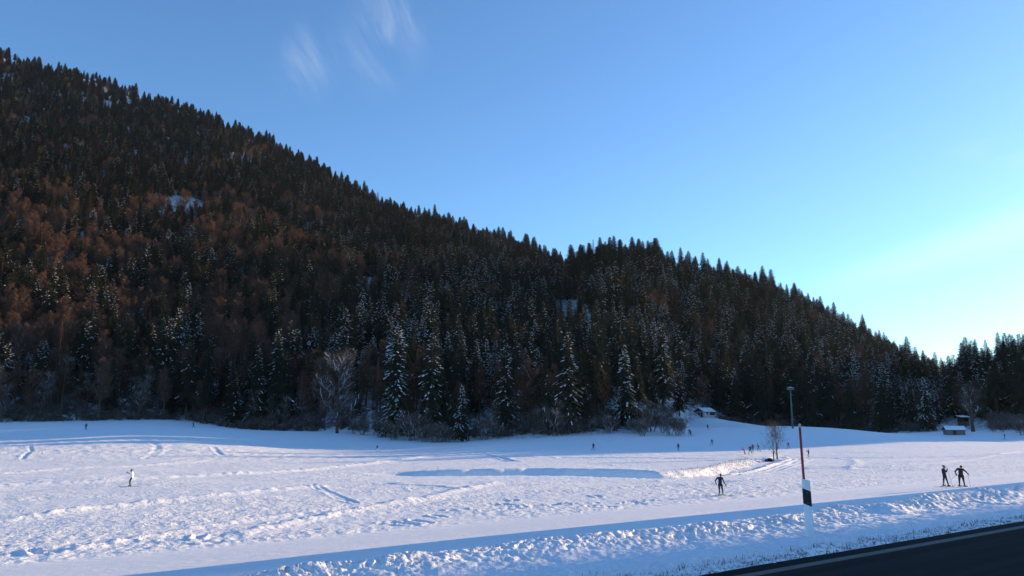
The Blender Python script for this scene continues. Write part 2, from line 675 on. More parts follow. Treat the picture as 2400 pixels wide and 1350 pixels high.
def gz(x, y):
    return float(base_z(np.array([x]), np.array([y]))[0] + detail(np.array([x]), np.array([y]))[0][0])


# ---- relief of the snow: ditch, tracks, windrow, churned bands
def polyhit(pts):
    return np.array([hit(a, b)[:2] for a, b in pts])


DITCH = polyhit([(1800, 1077), (1765, 1086), (1725, 1098), (1680, 1108), (1620, 1115), (1540, 1118), (1400, 1114), (1250, 1110), (1100, 1112), (980, 1112), (880, 1108)])
DITCH_W = np.array([.25, .40, .48, .52, .62, .9, 1, 1, .9, .6, 0.0])
for _ in range(3):                       # round the bends of the ditch
    _dw = np.c_[DITCH, DITCH_W]
    _dw = np.r_[_dw[:1], np.stack([.75 * _dw[:-1] + .25 * _dw[1:], .25 * _dw[:-1] + .75 * _dw[1:]], 1).reshape(-1, 3), _dw[-1:]]
    DITCH, DITCH_W = _dw[:, :2], _dw[:, 2]
TRACKS = [  # polyline, half width, height, (a ridge is positive, a rut negative)
    (polyhit([(0, 1223), (200, 1195), (400, 1173), (600, 1153), (740, 1141)]), .9, .20),
    (polyhit([(0, 1110), (150, 1100), (300, 1093), (480, 1083)]), 1.2, .20),
    (polyhit([(0, 1141), (200, 1131), (400, 1120), (620, 1108), (800, 1094), (1000, 1070), (1150, 1061)]), 1.4, .26),
    (polyhit([(560, 1252), (780, 1208), (1000, 1166), (1160, 1133)]), .7, .16),
    (polyhit([(180, 1290), (480, 1236), (800, 1190), (1150, 1155)]), .5, .12),
    (polyhit([(723, 1136), (745, 1146), (765, 1153), (790, 1166), (815, 1174)]), .2, -.07),
    (polyhit([(733, 1135), (760, 1147), (790, 1160), (835, 1178)]), .2, -.07),
    (polyhit([(1320, 1073), (1450, 1074), (1650, 1076), (1780, 1074)]), .9, -.22),
    (polyhit([(1860, 1073), (2000, 1074), (2200, 1072), (2400, 1066)]), .9, -.22),
    (polyhit([(1900, 1098), (2060, 1095), (2200, 1085), (2380, 1058)]), .9, .14),
    (polyhit([(1540, 1128), (1700, 1112), (1780, 1098), (1850, 1082)]), .8, .14),
    (polyhit([(1990, 1100), (2010, 1090), (2000, 1079), (1960, 1074)]), .8, .14),
    (polyhit([(52, 1076), (62, 1064), (74, 1056), (70, 1046)]), .35, -.12),
    (polyhit([(340, 1074), (362, 1058), (366, 1046), (352, 1036)]), .4, -.12),
    (polyhit([(352, 1072), (372, 1058), (374, 1046), (362, 1038)]), .4, -.10),
    (polyhit([(522, 1068), (508, 1058), (500, 1048)]), .5, -.12),
    (polyhit([(1140, 1066), (1175, 1074), (1210, 1082)]), .5, -.2),
    (polyhit([(900, 1134), (1010, 1141), (1090, 1147)]), .5, -.12),
    (polyhit([(2080, 1200), (2240, 1165), (2400, 1138)]), .4, .10),
]
for x0 in (1845, 1858, 1868, 1880):      # fan of ski tracks below the young trees
    TRACKS.append((polyhit([(x0 + 14, 1076), (x0 - 20, 1090), (x0 - 62, 1102), (x0 - 120, 1112)]), .35, -.18))
_r = random.Random(3)
for k in range(46):                      # herringbone steps in the churned band
    s = 42.5 + abs(_r.gauss(0, 4.5))
    a = _r.uniform(-70, 45)
    cx, cy = RX * a + NX * s, RY * a + NY * s
    th = _r.choice((.5, -.5, 1.3)) + _r.gauss(0, .25) + 1.1
    ln = _r.uniform(.9, 2.4)
    TRACKS.append((np.array([(cx, cy), (cx + ln * math.cos(th), cy + ln * math.sin(th))]), .2, -.16))


def seg_dist(x, y, poly, val=None):
    best = np.full(x.shape, 1e9)
    bv = np.zeros(x.shape)
    seg_dist.side = np.zeros(x.shape)
    for i in range(len(poly) - 1):
        ax, ay = poly[i]
        bx, by = poly[i + 1]
        dx, dy = bx - ax, by - ay
        t = np.clip(((x - ax) * dx + (y - ay) * dy) / (dx * dx + dy * dy + 1e-9), 0, 1)
        d = np.hypot(x - ax - t * dx, y - ay - t * dy)
        if val is not None:
            seg_dist.side = np.where(d < best, np.sign(dx * (y - ay) - dy * (x - ax)), seg_dist.side)
            bv = np.where(d < best, val[i] * (1 - t) + val[i + 1] * t, bv)
        best = np.minimum(best, d)
    return best, bv


KNOLL = (hit(330, 1050)[0], hit(330, 1050)[1])


def detail(x, y):
    """fine relief and how rough the snow is there"""
    x = np.asarray(x, dtype=np.float64)
    y = np.asarray(y, dtype=np.float64)
    s = NX * x + NY * y
    a = RX * x + RY * y
    r = np.hypot(x, y)
    # ploughed windrow: clods
    wob = .45 * gnoise(a / 5.0, s * 0 + .5, 21)
    wmask = np.exp(-((s - 10.6 - wob) / 1.05) ** 2)
    clod = 1 - np.abs(fbm(a / .36, s / .30, 3, 31, .6)) * 1.7
    heap = .55 + .75 * np.clip(.5 + fbm(a / 2.3, s / 1.4, 2, 37), 0, 1.2)
    z = wmask * heap * (.085 * np.clip(clod, -.6, 1) + .07 * fbm(a / 1.6, s / 1.0, 2, 35))
    # verge between post and windrow, tufts under the snow
    vmask = sstep(6.2, 6.6, s) * (1 - sstep(9, 10.5, s))
    z = z + vmask * (.035 * fbm(a / .7, s / .5, 3, 41) + .02 * fbm(a / .18, s / .16, 2, 43))
    edge = np.exp(-((s - 6.55) / .28) ** 2)
    z = z + edge * (.05 + .07 * fbm(a / .5, s / .3, 2, 45))
    # groomed lane
    lane = sstep(13, 15, s) * (1 - sstep(40, 41.5, s))
    z = z + lane * (.010 * fbm(a / 6, s / .8, 2, 51) + .05 * fbm(a / 25, s / 9, 2, 52))
    # churned band, then gentler ground
    patch = .5 + .5 * np.clip(fbm(x / 14, y / 9, 2, 61) * 1.4, -1, 1)
    churn = sstep(40.6, 42.2, s) * (1 - sstep(44, 74, s)) * np.where(r < 150, 1, 0)
    near = np.clip(1.5 - r / 130, .15, 1)
    z = z + churn * (.35 + .65 * patch) * (.066 * fbm(x / .75, y / .95, 3, 63, .6) + .05)
    rest = sstep(42, 60, s) * (1 - wood_mask(x, y))
    z = z + rest * (.055 * fbm(x / 1.9, y / 2.2, 2, 71) * (.35 + .65 * patch) + .12 * fbm(x / 22, y / 14, 2, 73))
    # long ski tracks across the field: pairs of narrow ruts with a thrown-up edge
    for s0, tilt, hw, dep in ((47, .02, .16, .06), (52, -.05, .16, .07), (58, .04, .2, .09), (66, -.02, .25, .10), (76, .07, .3, .12), (90, -.04, .35, .12), (104, .03, .4, .14), (33, .0, .12, .03), (27, .01, .12, .03)):
        sw = s + tilt * a + 1.6 * gnoise(a / 34, a * 0 + s0, 151) - s0
        for o_ in (0, .9):
            z = z - (r < 190) * (dep * np.exp(-((sw - o_) / hw) ** 2) - .6 * dep * np.exp(-((sw - o_ - 2.0 * hw) / (.8 * hw)) ** 2))
    kn = np.exp(-(((x - KNOLL[0]) / 75) ** 2 + ((y - KNOLL[1] + 6) / 26) ** 2))
    z = z + kn * .15 * fbm(x / 2.1, y / 3.0, 2, 81)
    d, w = seg_dist(x, y, DITCH, DITCH_W)
    d = np.abs(d + .75 * np.clip(d, 0, 1) * fbm(x / 4.5, y / 3.5, 3, 141))
    z = z - 1.6 * w * (1 - sstep(.6, 3.7, d)) + .60 * w * (seg_dist.side < 0) * sstep(.6, 3.6, d) * np.exp(-np.maximum(d - 3.6, 0) / 15)
    for poly, hw, h in TRACKS:
        lo, hi = poly.min(0) - 4 * hw, poly.max(0) + 4 * hw
        k = np.nonzero((x > lo[0]) & (x < hi[0]) & (y > lo[1]) & (y < hi[1]))[0]
        if len(k) == 0:
            continue
        d, _ = seg_dist(x[k], y[k], poly)
        if h < 0:
            dz = h * np.exp(-(d / hw) ** 2) - .55 * h * np.exp(-((d - 1.9 * hw) / (.6 * hw)) ** 2)
        else:
            dz = h * np.exp(-(d / hw) ** 2) * (1 + .5 * gnoise(x[k] / .9, y[k] / .9, 91))
        z[k] += dz
    rough = .10 + .9 * wmask + .5 * vmask + churn * (.35 + .65 * patch) + rest * (.34 + .50 * patch) + .75 * kn + .35 * (d * 0 if False else 0)
    rough = np.where(lane > .5, .10, rough)
    dirt = np.exp(-np.clip(s - 6.35, 0, 9) / .75) * (s > 5.5) + .25 * vmask * np.clip(fbm(a / .8, s / .3, 2, 95), 0, 1)
    return z, np.clip(rough, 0, 1), np.clip(dirt, 0, 1)


def build_ground():
    az = np.r_[np.arange(-180, -41, 5.0), np.arange(-41, 41.001, .105), np.arange(46, 180, 5.0)]
    az = np.unique(np.round(az, 4))
    rr = [0.5, 2, 4, 6]
    while rr[-1] < 8.5:
        rr.append(rr[-1] + .15)
    while rr[-1] < 23:
        rr.append(rr[-1] + .065)
    while rr[-1] < 300:
        rr.append(rr[-1] * 1.0062)
    while rr[-1] < 3000:
        rr.append(rr[-1] * 1.017)
    rr = np.array(rr)
    A, R = np.meshgrid(np.radians(az), rr)
    x, y = (R * np.sin(A)).ravel(), (R * np.cos(A)).ravel()
    z = base_z(x, y)
    dz, rough, dirt = detail(x, y)
    # keep the sheet under the road
    s = NX * x + NY * y
    z = z + dz
    z = np.where((s > -3.0) & (s < 6.15), np.minimum(z, -.05), z)
    n, m = len(rr), len(az)
    i = np.arange(n - 1)[:, None] * m
    j = np.arange(m)[None, :]
    j2 = (j + 1) % m
    f = np.stack([i + j, i + m + j, i + m + j2, i + j2], -1).reshape(-1, 4)
    f = f[:, ::-1]
    me = mesh_np('snowy_ground', np.c_[x, y, z], f, [M['ground']], smooth=True)
    for nm, v in (('rough', rough), ('dirt', dirt), ('wood', wood_mask(x, y))):
        at = me.attributes.new(nm, 'FLOAT', 'POINT')
        at.data.foreach_set('value', v.astype(np.float32))
    o = add('snowy_ground', me)
    tag(o, kind='structure')
    return o


ground = build_ground()


# road and its edge line
def strip(name, s0, s1, z, mat, a0=-90, a1=260, da=1.0):
    """a sheet along the road; local x runs along it"""
    n = int((a1 - a0) / da) + 1
    a = np.linspace(a0, a1, n)
    v = np.r_[np.c_[a, np.full(n, s0), np.full(n, z)], np.c_[a, np.full(n, s1) + (.035 * gnoise(a / 1.3, a * 0, 5) if name == 'road' else 0), np.full(n, z)]]
    i = np.arange(n - 1)
    f = np.c_[i, i + 1, i + n + 1, i + n]
    o = add(name, mesh_np(name, v, f, [mat]))
    o.rotation_euler = (0, 0, math.pi / 2 - ROAD_AZ)
    return tag(o, kind='structure')


strip('road', -2.2, 6.28, 0.0, M['asphalt'])
strip('road_edge_line', 5.88, 6.02, 0.004, M['line'])


# ------------------------------------------------------------------ trees
class Geo:
    """collects triangles by part"""

    def __init__(self):
        self.v = []
        self.f = []
        self.m = []

    def tri(self, a, b, c, m):
        n = len(self.v)
        self.v += [a, b, c]
        self.f.append((n, n + 1, n + 2))
        self.m.append(m)

    def tube(self, pts, rad, m, sides=4):
        n = len(self.v)
        for i, p in enumerate(pts):
            d = pts[min(i + 1, len(pts) - 1)] - pts[max(i - 1, 0)]
            d = d / (np.linalg.norm(d) + 1e-9)
            h = np.array([0, 0, 1.0]) if abs(d[2]) < .9 else np.array([1.0, 0, 0])
            s = np.cross(d, h)
            s /= np.linalg.norm(s)
            t = np.cross(d, s)
            for k in range(sides):
                a = 2 * math.pi * k / sides
                self.v.append(p + rad[i] * (math.cos(a) * s + math.sin(a) * t))
        for i in range(len(pts) - 1):
            for k in range(sides):
                a, b = n + i * sides + k, n + i * sides + (k + 1) % sides
                self.f += [(a, b, b + sides), (a, b + sides, a + sides)]
                self.m += [m, m]

    def mesh(self, name, mats, only=None):
        v = np.array(self.v)
        f = np.array(self.f)
        m = np.array(self.m)
        if only is not None:
            keep = m == only
            f = f[keep]
            m = m[keep] * 0
            used = np.unique(f)
            idx = np.zeros(len(v), int)
            idx[used] = np.arange(len(used))
            v = v[used]
            f = idx[f]
        return mesh_np(name, v, f, mats, m, smooth=False)


UP = np.array([0, 0, 1.0])


def gen_spruce(H, R, cb, seed, nb=330, snow=.3, thin=False, dead=.0, power=.8):
    """0 trunk, 1 needles, 2 snow"""
    g = Geo()
    q = np.random.RandomState(seed)
    lean = q.normal(0, .006, 2)

    def axis(z):
        return np.array([lean[0] * z, lean[1] * z, z])
    zs = np.linspace(-.8, H * .985, 7)
    g.tube([axis(z) for z in zs], [max(.015, .0125 * H * (1 - max(z, 0) / H) ** .9) for z in zs], 0, 6)
    patchy = q.uniform(0, 6.28, 4)
    for i in range(nb):
        u = cb + (1 - cb) * ((i + q.rand()) / nb) ** .92
        rel = (1 - u) / (1 - cb)
        az = i * 2.39996 + q.normal(0, .35)
        L = R * rel ** power * q.uniform(.62, 1.18) * (1 + .16 * math.sin(az * 2 + patchy[0] + u * 9)) + .22
        if u < cb + .06:
            L *= q.uniform(.3, .9)
        o = np.array([math.cos(az), math.sin(az), 0])
        sd = np.array([-o[1], o[0], 0])
        e0 = (.55 - 1.0 * rel ** .5) if not thin else (.45 - .55 * rel)
        droop = q.uniform(.15, .42) * (1.0 if not thin else .4)
        B = axis(u * H)

        def p(t):
            return B + o * (L * t) + UP * (L * (e0 * t - droop * t * t + .22 * droop * t ** 4))
        if thin:
            for k in range(6):
                t = .15 + .85 * (k + q.rand()) / 6
                w = .34 * L * (1.15 - t) + .25
                for sg in (-1, 1):
                    tip = p(t) + sd * sg * w * q.uniform(.5, 1) + o * w * q.uniform(.3, .8) + UP * q.uniform(-.25, .35) * w
                    g.tri(p(max(0, t - .03)), p(t + .03), tip, 1)
            g.tri(p(0) + sd * .03, p(0) - sd * .03, p(1.05), 1)
            continue
        for k in range(5):
            t = .22 + .78 * (k + .5 * q.rand()) / 5
            w = .30 * L * (1.12 - t) + .20
            for sg in (-1, 1):
                tip = p(t) + sd * sg * w * q.uniform(.7, 1.25) + o * w * q.uniform(.1, .6) - UP * w * q.uniform(.05, .55)
                g.tri(p(t - .085), p(t + .075), tip, 1)
            if k % 2 == 0:
                g.tri(p(t - .10), p(t + .10), p(t) - UP * w * q.uniform(.6, 1.2) + o * .1 * w + sd * q.normal(0, .25) * w, 1)
        g.tri(p(.88) + sd * .12, p(.88) - sd * .12, p(1.0) + o * .18, 1)
        loc = .5 + .5 * math.sin(az + patchy[1] + u * 7) * math.sin(u * 23 + patchy[2])
        if q.rand() < snow * (.4 + 1.2 * loc) and L > .35:
            for cl in range(1 + int(q.rand() * min(3.2, .8 + L * .7))):
                tc_ = q.uniform(.45, 1.0)
                half = min(.22, (.14 + .10 * q.rand()) * (1.2 if snow > .4 else .85) / max(.4, L * .42))
                hw = q.uniform(.10, .24) * (1.25 if snow > .4 else .9)
                off = sd * q.normal(0, .10 * L * (1.1 - tc_) + .04)
                n = 4
                left, mid, right = [], [], []
                for k in range(n):
                    t = tc_ - half + 2 * half * k / (n - 1)
                    wv = hw * (.25 + math.sin(math.pi * k / (n - 1))) * q.uniform(.6, 1.4)
                    left.append(p(t) + off + sd * wv - UP * (.03 + .06 * q.rand()))
                    right.append(p(t) + off - sd * wv - UP * (.03 + .06 * q.rand()))
                    mid.append(p(t) + off + UP * (.04 + .09 * q.rand()))
                for k in range(n - 1):
                    for a, b in ((left, mid), (mid, right)):
                        g.tri(a[k], b[k], b[k + 1], 2)
                        g.tri(a[k], b[k + 1], a[k + 1], 2)
    g.tri(axis(H * .95) + np.array([.12, 0, 0]), axis(H * .95) - np.array([.12, 0, 0]), axis(H * 1.01), 1)
    return g


def gen_broad(H, W, seed, trunk_t=.35, frost=.15, upright=.5, nl=13, twig=1.0, stems=1, dense=1.0, rbase=.016, snow_w=.035):
    """0 wood, 1 twigs, 2 snow lying on the limbs"""
    g = Geo()
    q = np.random.RandomState(seed)

    def perp(d):
        r = q.normal(0, 1, 3)
        r -= d * r.dot(d)
        return r / (np.linalg.norm(r) + 1e-9)

    def path(p, d, L, n, wander, lift):
        out = [p]
        for i in range(n):
            d = d + perp(d) * wander + UP * lift
            d = d / np.linalg.norm(d)
            p = p + d * (L / n)
            out.append(p)
        return out

    def at(pts, t):
        f = t * (len(pts) - 1)
        i = min(int(f), len(pts) - 2)
        d = pts[i + 1] - pts[i]
        return pts[i] + d * (f - i), d / (np.linalg.norm(d) + 1e-9)

    def lay(pts, r, ):
        for a, b in zip(pts, pts[1:]):
            d = b - a
            if abs(d[2]) > .85 * np.linalg.norm(d):
                continue
            s = np.cross(d, UP)
            s = s / (np.linalg.norm(s) + 1e-9) * (r + snow_w)
            up = UP * (r + .03)
            g.tri(a + s + up * .6, a - s + up * .6, b + up, 2)
            g.tri(a + up * 1.6, b + s + up * .6, b - s + up * .6, 2)
    for st in range(stems):
        if stems > 1:
            a = 2 * math.pi * (st + q.rand()) / stems
            d0 = np.array([math.cos(a) * .38, math.sin(a) * .38, 1.0])
            p0 = np.array([math.cos(a) * .12 * stems ** .5, math.sin(a) * .12 * stems ** .5, -.3])
        else:
            d0 = np.array([q.normal(0, .03), q.normal(0, .03), 1.0])
            p0 = np.array([0, 0, -.6])
        d0 = d0 / np.linalg.norm(d0)
        hh = H * (.88 if stems == 1 else q.uniform(.55, .9))
        tr = path(p0, d0, hh, 6, .05, .02)
        rb = rbase * H * (1 if stems == 1 else .5)
        g.tube(tr, [rb * (1.15 - .95 * i / 6) for i in range(7)], 0, 6 if stems == 1 else 4)
        n1 = max(3, int(nl / stems ** .5))
        for i in range(n1):
            t = trunk_t + (1 - trunk_t) * (i + q.rand()) / n1
            b, d = at(tr, min(t, .99))
            az = i * 2.39996 + q.rand()
            hz = np.array([math.cos(az), math.sin(az), 0])
            ld = hz * (1 - .35 * upright) + UP * (upright + .25 * t)
            ld = ld / np.linalg.norm(ld)
            L1 = W * (.62 + .5 * q.rand()) * (1.0 - .55 * ((t - trunk_t) / (1 - trunk_t + 1e-6)) ** 1.6)
            l1 = path(b, ld, L1, 4, .16, .05 + .05 * upright)
            r1 = rb * .42 * (1.1 - .6 * t)
            g.tube(l1, [r1, r1 * .7, r1 * .45, r1 * .3, r1 * .12], 0, 4)
            if q.rand() < frost * 2.5:
                lay(l1, r1 * .4)
            n2 = int(7 * dense)
            for j in range(n2):
                t2 = .18 + .82 * (j + q.rand()) / n2
                b2, d2 = at(l1, min(t2, .99))
                e = d2 * .75 + perp(d2) * .75 + UP * .12
                e = e / np.linalg.norm(e)
                L2 = L1 * (.50 - .25 * t2) + .35
                l2 = path(b2, e, L2, 3, .18, .06)
                r2 = max(.018, r1 * .28)
                g.tube(l2, [r2, r2 * .6, r2 * .4, r2 * .15], 0, 3)
                if q.rand() < frost:
                    lay(l2, r2)
                n3 = int(7 * dense)
                for k in range(n3):
                    t3 = .15 + .85 * (k + q.rand()) / n3
                    b3, d3 = at(l2, min(t3, .99))
                    e3 = d3 * .7 + perp(d3) * .8 + UP * .15
                    e3 = e3 / np.linalg.norm(e3)
                    L3 = (L2 * .38 + .30) * q.uniform(.6, 1.25)
                    tip = b3 + e3 * L3
                    s = perp(e3) * .020 * twig
                    g.tri(b3 + s, b3 - s, tip, 1)
                    if q.rand() < frost * .8:
                        u2 = UP * .03
                        s2 = np.cross(e3, UP) * .035
                        g.tri(b3 + s2 + u2, b3 - s2 + u2, tip + u2, 2)
                    for w in range(4):
                        b4 = b3 + e3 * L3 * (.2 + .8 * q.rand())
                        e4 = e3 * .6 + perp(e3) * .8
                        s4 = perp(e4) * .014 * twig
                        g.tri(b4 + s4, b4 - s4, b4 + e4 * L3 * q.uniform(.45, .9), 1)
    return g


class Kind:
    """one shape of tree: its parts for single trees, and the whole for the far wood"""

    def __init__(self, g, H, names, mats):
        self.H = H
        self.parts = []
        for k, (nm, mt) in enumerate(zip(names, mats)):
            if k in g.m:
                self.parts.append((nm, g.mesh(nm, [mt], k)))
        self.whole = bpy.data.objects.new('far_' + names[1], g.mesh('whole', mats))


SPR = ('trunk', 'crown', 'snow')
SM = (M['bark'], M['needles'], M['tsnow'])
spruces = [Kind(gen_spruce(H, R, cb, sd, nb, sn, power=pw), H, SPR, SM) for H, R, cb, sd, nb, sn, pw in (
    (29, 5.0, .10, 1, 400, .15, .70), (27, 4.4, .22, 2, 340, .04, .60), (30, 4.6, .16, 3, 400, .25, .64), (23, 4.2, .08, 4, 330, .34, .75),
    (30, 4.0, .38, 5, 300, .03, .50), (24, 4.8, .12, 6, 350, .015, .68))]
big_spruce = Kind(gen_spruce(36, 5.8, .07, 11, 560, .41, power=.62), 36, SPR, SM)
BR = ('trunk', 'crown', 'snow')
BM = (M['bark'], M['twig'], M['tsnow'])
broads = [Kind(gen_broad(H, W, sd, tt, fr, up, 15, 3.0, 1, 1.25), H, BR, BM) for H, W, sd, tt, fr, up in (
    (22, 7.5, 21, .16, .05, .75), (24, 7.0, 22, .24, .03, .95), (19, 7.0, 23, .12, .14, .6), (23, 6.0, 24, .28, .02, 1.1))]
larches = [Kind(gen_spruce(H, R, .28, sd, 300, 0, thin=True), H, BR, (M['bark'], M['larch'], M['tsnow'])) for H, R, sd in ((27, 3.6, 31), (25, 3.2, 32))]
GT = (M['bark'], M['greytwig'], M['tsnow'])
frosty = [Kind(gen_broad(21, 9.5, 41, .16, .70, .5, 18, 1.8, 1, 1.1, .018, .06), 21, BR, GT), Kind(gen_broad(18, 6.5, 42, .25, .26, .7, 12, 1.4), 18, BR, GT)]
shrubs = [Kind(gen_broad(H, W, sd, .12, fr, .8, 14, 1.2, st, .58, .02), H, ('stems', 'crown', 'snow'), (M['bark'], M['greytwig'], M['tsnow'])) for H, W, sd, fr, st in (
    (5.0, 2.0, 51, .20, 7), (4.0, 1.9, 52, .28, 9), (6.5, 2.4, 53, .15, 4), (3.2, 1.7, 54, .25, 10))]
YM = (M['bark'], M['bark'], M['tsnow'])
young = [Kind(gen_broad(7.8, 4.2, 61, .20, .0, 1.05, 14, 1.3, 1, .52, .019), 7.8, BR, YM), Kind(gen_broad(7.2, 3.8, 62, .18, .0, 1.05, 12, 1.3, 1, .52, .016), 7.2, BR, YM)]
old_tree = Kind(gen_broad(17, 9.5, 71, .30, .22, .55, 11, 1.3, 1, 1.0, .045), 17, BR, GT)


def plant(name, kind, x, y, h, rz, label, cat, group=None, sink=.1, z=None):
    z = gz(x, y) if z is None else z
    sc = h / kind.H
    r = empty(name, (x, y, z - sink), rz, sc)
    tag(r, label, cat, group)
    for nm, me in kind.parts:
        c = add(nm, me, r)
        if nm == 'snow':
            c['kind'] = 'stuff'
    return r


def proj(x, y, z):
    c, s = math.cos(PITCH), math.sin(PITCH)
    zz = z - CAM_Z
    dep = y * c + zz * s
    up = -y * s + zz * c
    return 1200 + F * x / dep, 675 - F * up / dep


# trees and shrubs the photograph lets one name
SPECIAL = []


def special(px, py, h, fn, *a, **k):
    p = hit(px, py)
    SPECIAL.append((p[0], p[1], k.pop('clear', 5.0)))
    return fn(a[0], a[1], p[0], p[1], h, k.pop('rz', random.uniform(0, 6.28)), *a[2:], **k)


special(925, 1024, 36, plant, 'spruce_tree', big_spruce, 'tall dark spruce with thick snow pads at the forest edge', 'spruce', clear=8, rz=1.0)
special(1082, 1036, 17, plant, 'spruce_tree', spruces[3], 'short snow-laden spruce standing in front of the forest edge shrubs', 'spruce', clear=4)
special(790, 1016, 27, plant, 'bare_tree', frosty[0], 'wide bare tree with frosted limbs left of the tall snowy spruce', 'tree', clear=7)
special(2281, 1012, 14, plant, 'bare_tree', old_tree, 'thick-trunked old bare tree beside the small dark cabin', 'tree', clear=6, rz=.6)
special(1648, 966, 15.5, plant, 'bare_tree', broads[2], 'brown round-crowned bare tree behind the pale hut', 'tree', clear=3, rz=2)
special(1822, 1075, 7.6, plant, 'young_tree', young[0], 'young bare tree with the thicker stem beside the culvert', 'tree', clear=0)
special(1814, 1077, 7.2, plant, 'young_tree', young[1], 'young bare tree with the thinner stem beside the culvert', 'tree', clear=0)
special(1725, 978, 21, plant, 'spruce_tree', spruces[3], 'dense snowy spruce standing just right of the pale hut', 'spruce', clear=5)
special(2175, 1012, 20, plant, 'spruce_tree', spruces[3], 'broad snowy spruce beside the low shed', 'spruce', clear=5)
special(1468, 1000, 27, plant, 'spruce_tree', spruces[3], 'snow-flecked spruce above the shrubs in the middle of the forest edge', 'spruce', clear=5)
for (px, py, h, kd) in ((830, 1016, 6.5, 2), (850, 1020, 6, 0), (889, 1026, 9, 2), (922, 1031, 7, 0), (968, 1033, 9.5, 1), (995, 1036, 5, 3), (1017, 1038, 6.5, 0), (1030, 1037, 5.5, 3),
                        (1050, 1036, 4, 3), (1135, 1031, 7.5, 1), (1165, 1027, 4.5, 3), (1232, 1012, 6.5, 1), (1295, 1022, 11, 1), (1345, 1016, 6, 0), (1430, 1016, 6.2, 1),
                        (1490, 1016, 5, 3), (1506, 1022, 6.5, 0), (1525, 1012, 9.5, 1), (1553, 1015, 7, 2), (1570, 1020, 6.5, 0), (1590, 1022, 5.5, 1), (1600, 1018, 6, 2),
                        (690, 1003, 5, 0), (640, 1000, 4.5, 3), (730, 1006, 5.5, 1), (1205, 1015, 7, 2), (1265, 1018, 6, 0), (1385, 1012, 5, 3),
                        (2140, 1010, 4.5, 2), (2155, 1012, 3.5, 3), (2330, 1012, 4, 1), (2350, 1012, 4.5, 0), (2385, 1015, 6, 2), (2398, 1020, 7, 0), (2120, 1008, 4, 0)):
    look = ('tall ' if h > 7 else 'low ' if h < 5 else '') + ('many-stemmed grey shrub', 'bushy frosted shrub', 'thin shrub of a few tall stems', 'small spreading shrub')[kd]
    close = min(((740, 'left of the wide frosted tree'), (850, 'left of the tall snowy spruce'), (925, 'at the foot of the tall snowy spruce'), (1010, 'left of the short snow-laden spruce'),
                 (1140, 'right of the short snow-laden spruce'), (1250, 'on the bank mid forest edge'), (1370, 'on the bank past the thick shrub clump'), (1500, 'clumped near the ski slope'),
                 (1580, 'last before the ski slope'), (2140, 'left of the low shed'), (2340, 'right of the old thick tree'), (2395, 'at the bank near the far woods')), key=lambda m: abs(m[0] - px))[1]
    special(px, py, h, plant, 'bare_shrub', shrubs[kd], (look + ' ' + close).replace('thin shrub of a few tall stems', 'thin few-stemmed shrub'), 'shrub', 'shrubs along the forest edge', clear=0)


# the wood on the hillsides
def wood_points():
    q = np.random.RandomState(5)
    step = 6.9
    xs = np.arange(-1150, 760, step)
    ys = np.arange(225, 1420, step)
    X, Y = np.meshgrid(xs, ys)
    X = (X + q.uniform(-.48, .48, X.shape) * step).ravel()
    Y = (Y + q.uniform(-.48, .48, Y.shape) * step).ravel()
    u = X / Y
    db = np.interp(u, UT, T_DB)
    dr = np.interp(u, UT, T_DR)
    k = (Y > db + np.where(u < -.28, -3.5, 1)) & (Y < dr + 22) & (u > -.80) & (u < np.where(Y < 700, 1.25, .8))
    # far and off to the side the wood need not be as close set
    r = np.hypot(X, Y)
    k &= q.rand(len(X)) < np.clip(np.where(r < 420, 1.0, 1.0 - (r - 420) / 1700), .5, 1)
    k &= (np.abs(u) < .76) | (q.rand(len(X)) < .55)
    X, Y, u = X[k], Y[k], u[k]
    Z = base_z(X, Y)
    px, py = proj(X, Y, Z)
    keep = np.ones(len(X), bool)
    # snowy openings in the wood
    for cx, cy, rx, ry, pr in ((425, 500, 60, 36, .72), (270, 240, 80, 13, .7), (60, 385, 35, 14, .7), (1345, 765, 52, 52, .8), (1310, 740, 30, 46, .7),
                               (1585, 845, 40, 58, .75), (1640, 900, 30, 50, .45), (868, 690, 24, 50, .7), (1850, 770, 26, 20, .7), (1700, 690, 20, 26, .5),
                               (1640, 975, 45, 24, 1.0), (2255, 1002, 62, 17, 1.0), (2365, 1004, 44, 26, .85), (1560, 1000, 46, 22, .9)):
        inside = ((px - cx) / rx) ** 2 + ((py - cy) / ry) ** 2 < 1
        keep &= ~(inside & (q.rand(len(X)) < pr))
    dd = Y - np.interp(u, UT, T_DB)
    keep &= ~((dd < 34) & (px > 680) & (q.rand(len(X)) < .30))           # looser first ranks
    for sx, sy, cl in SPECIAL:
        if cl:
            keep &= np.hypot(X - sx, Y - sy) > cl
    X, Y, Z, u, px, py = (a[keep] for a in (X, Y, Z, u, px, py))
    return X, Y, Z, u, px, py, q


WX, WY, WZ, WU, WPX, WPY, wq = wood_points()
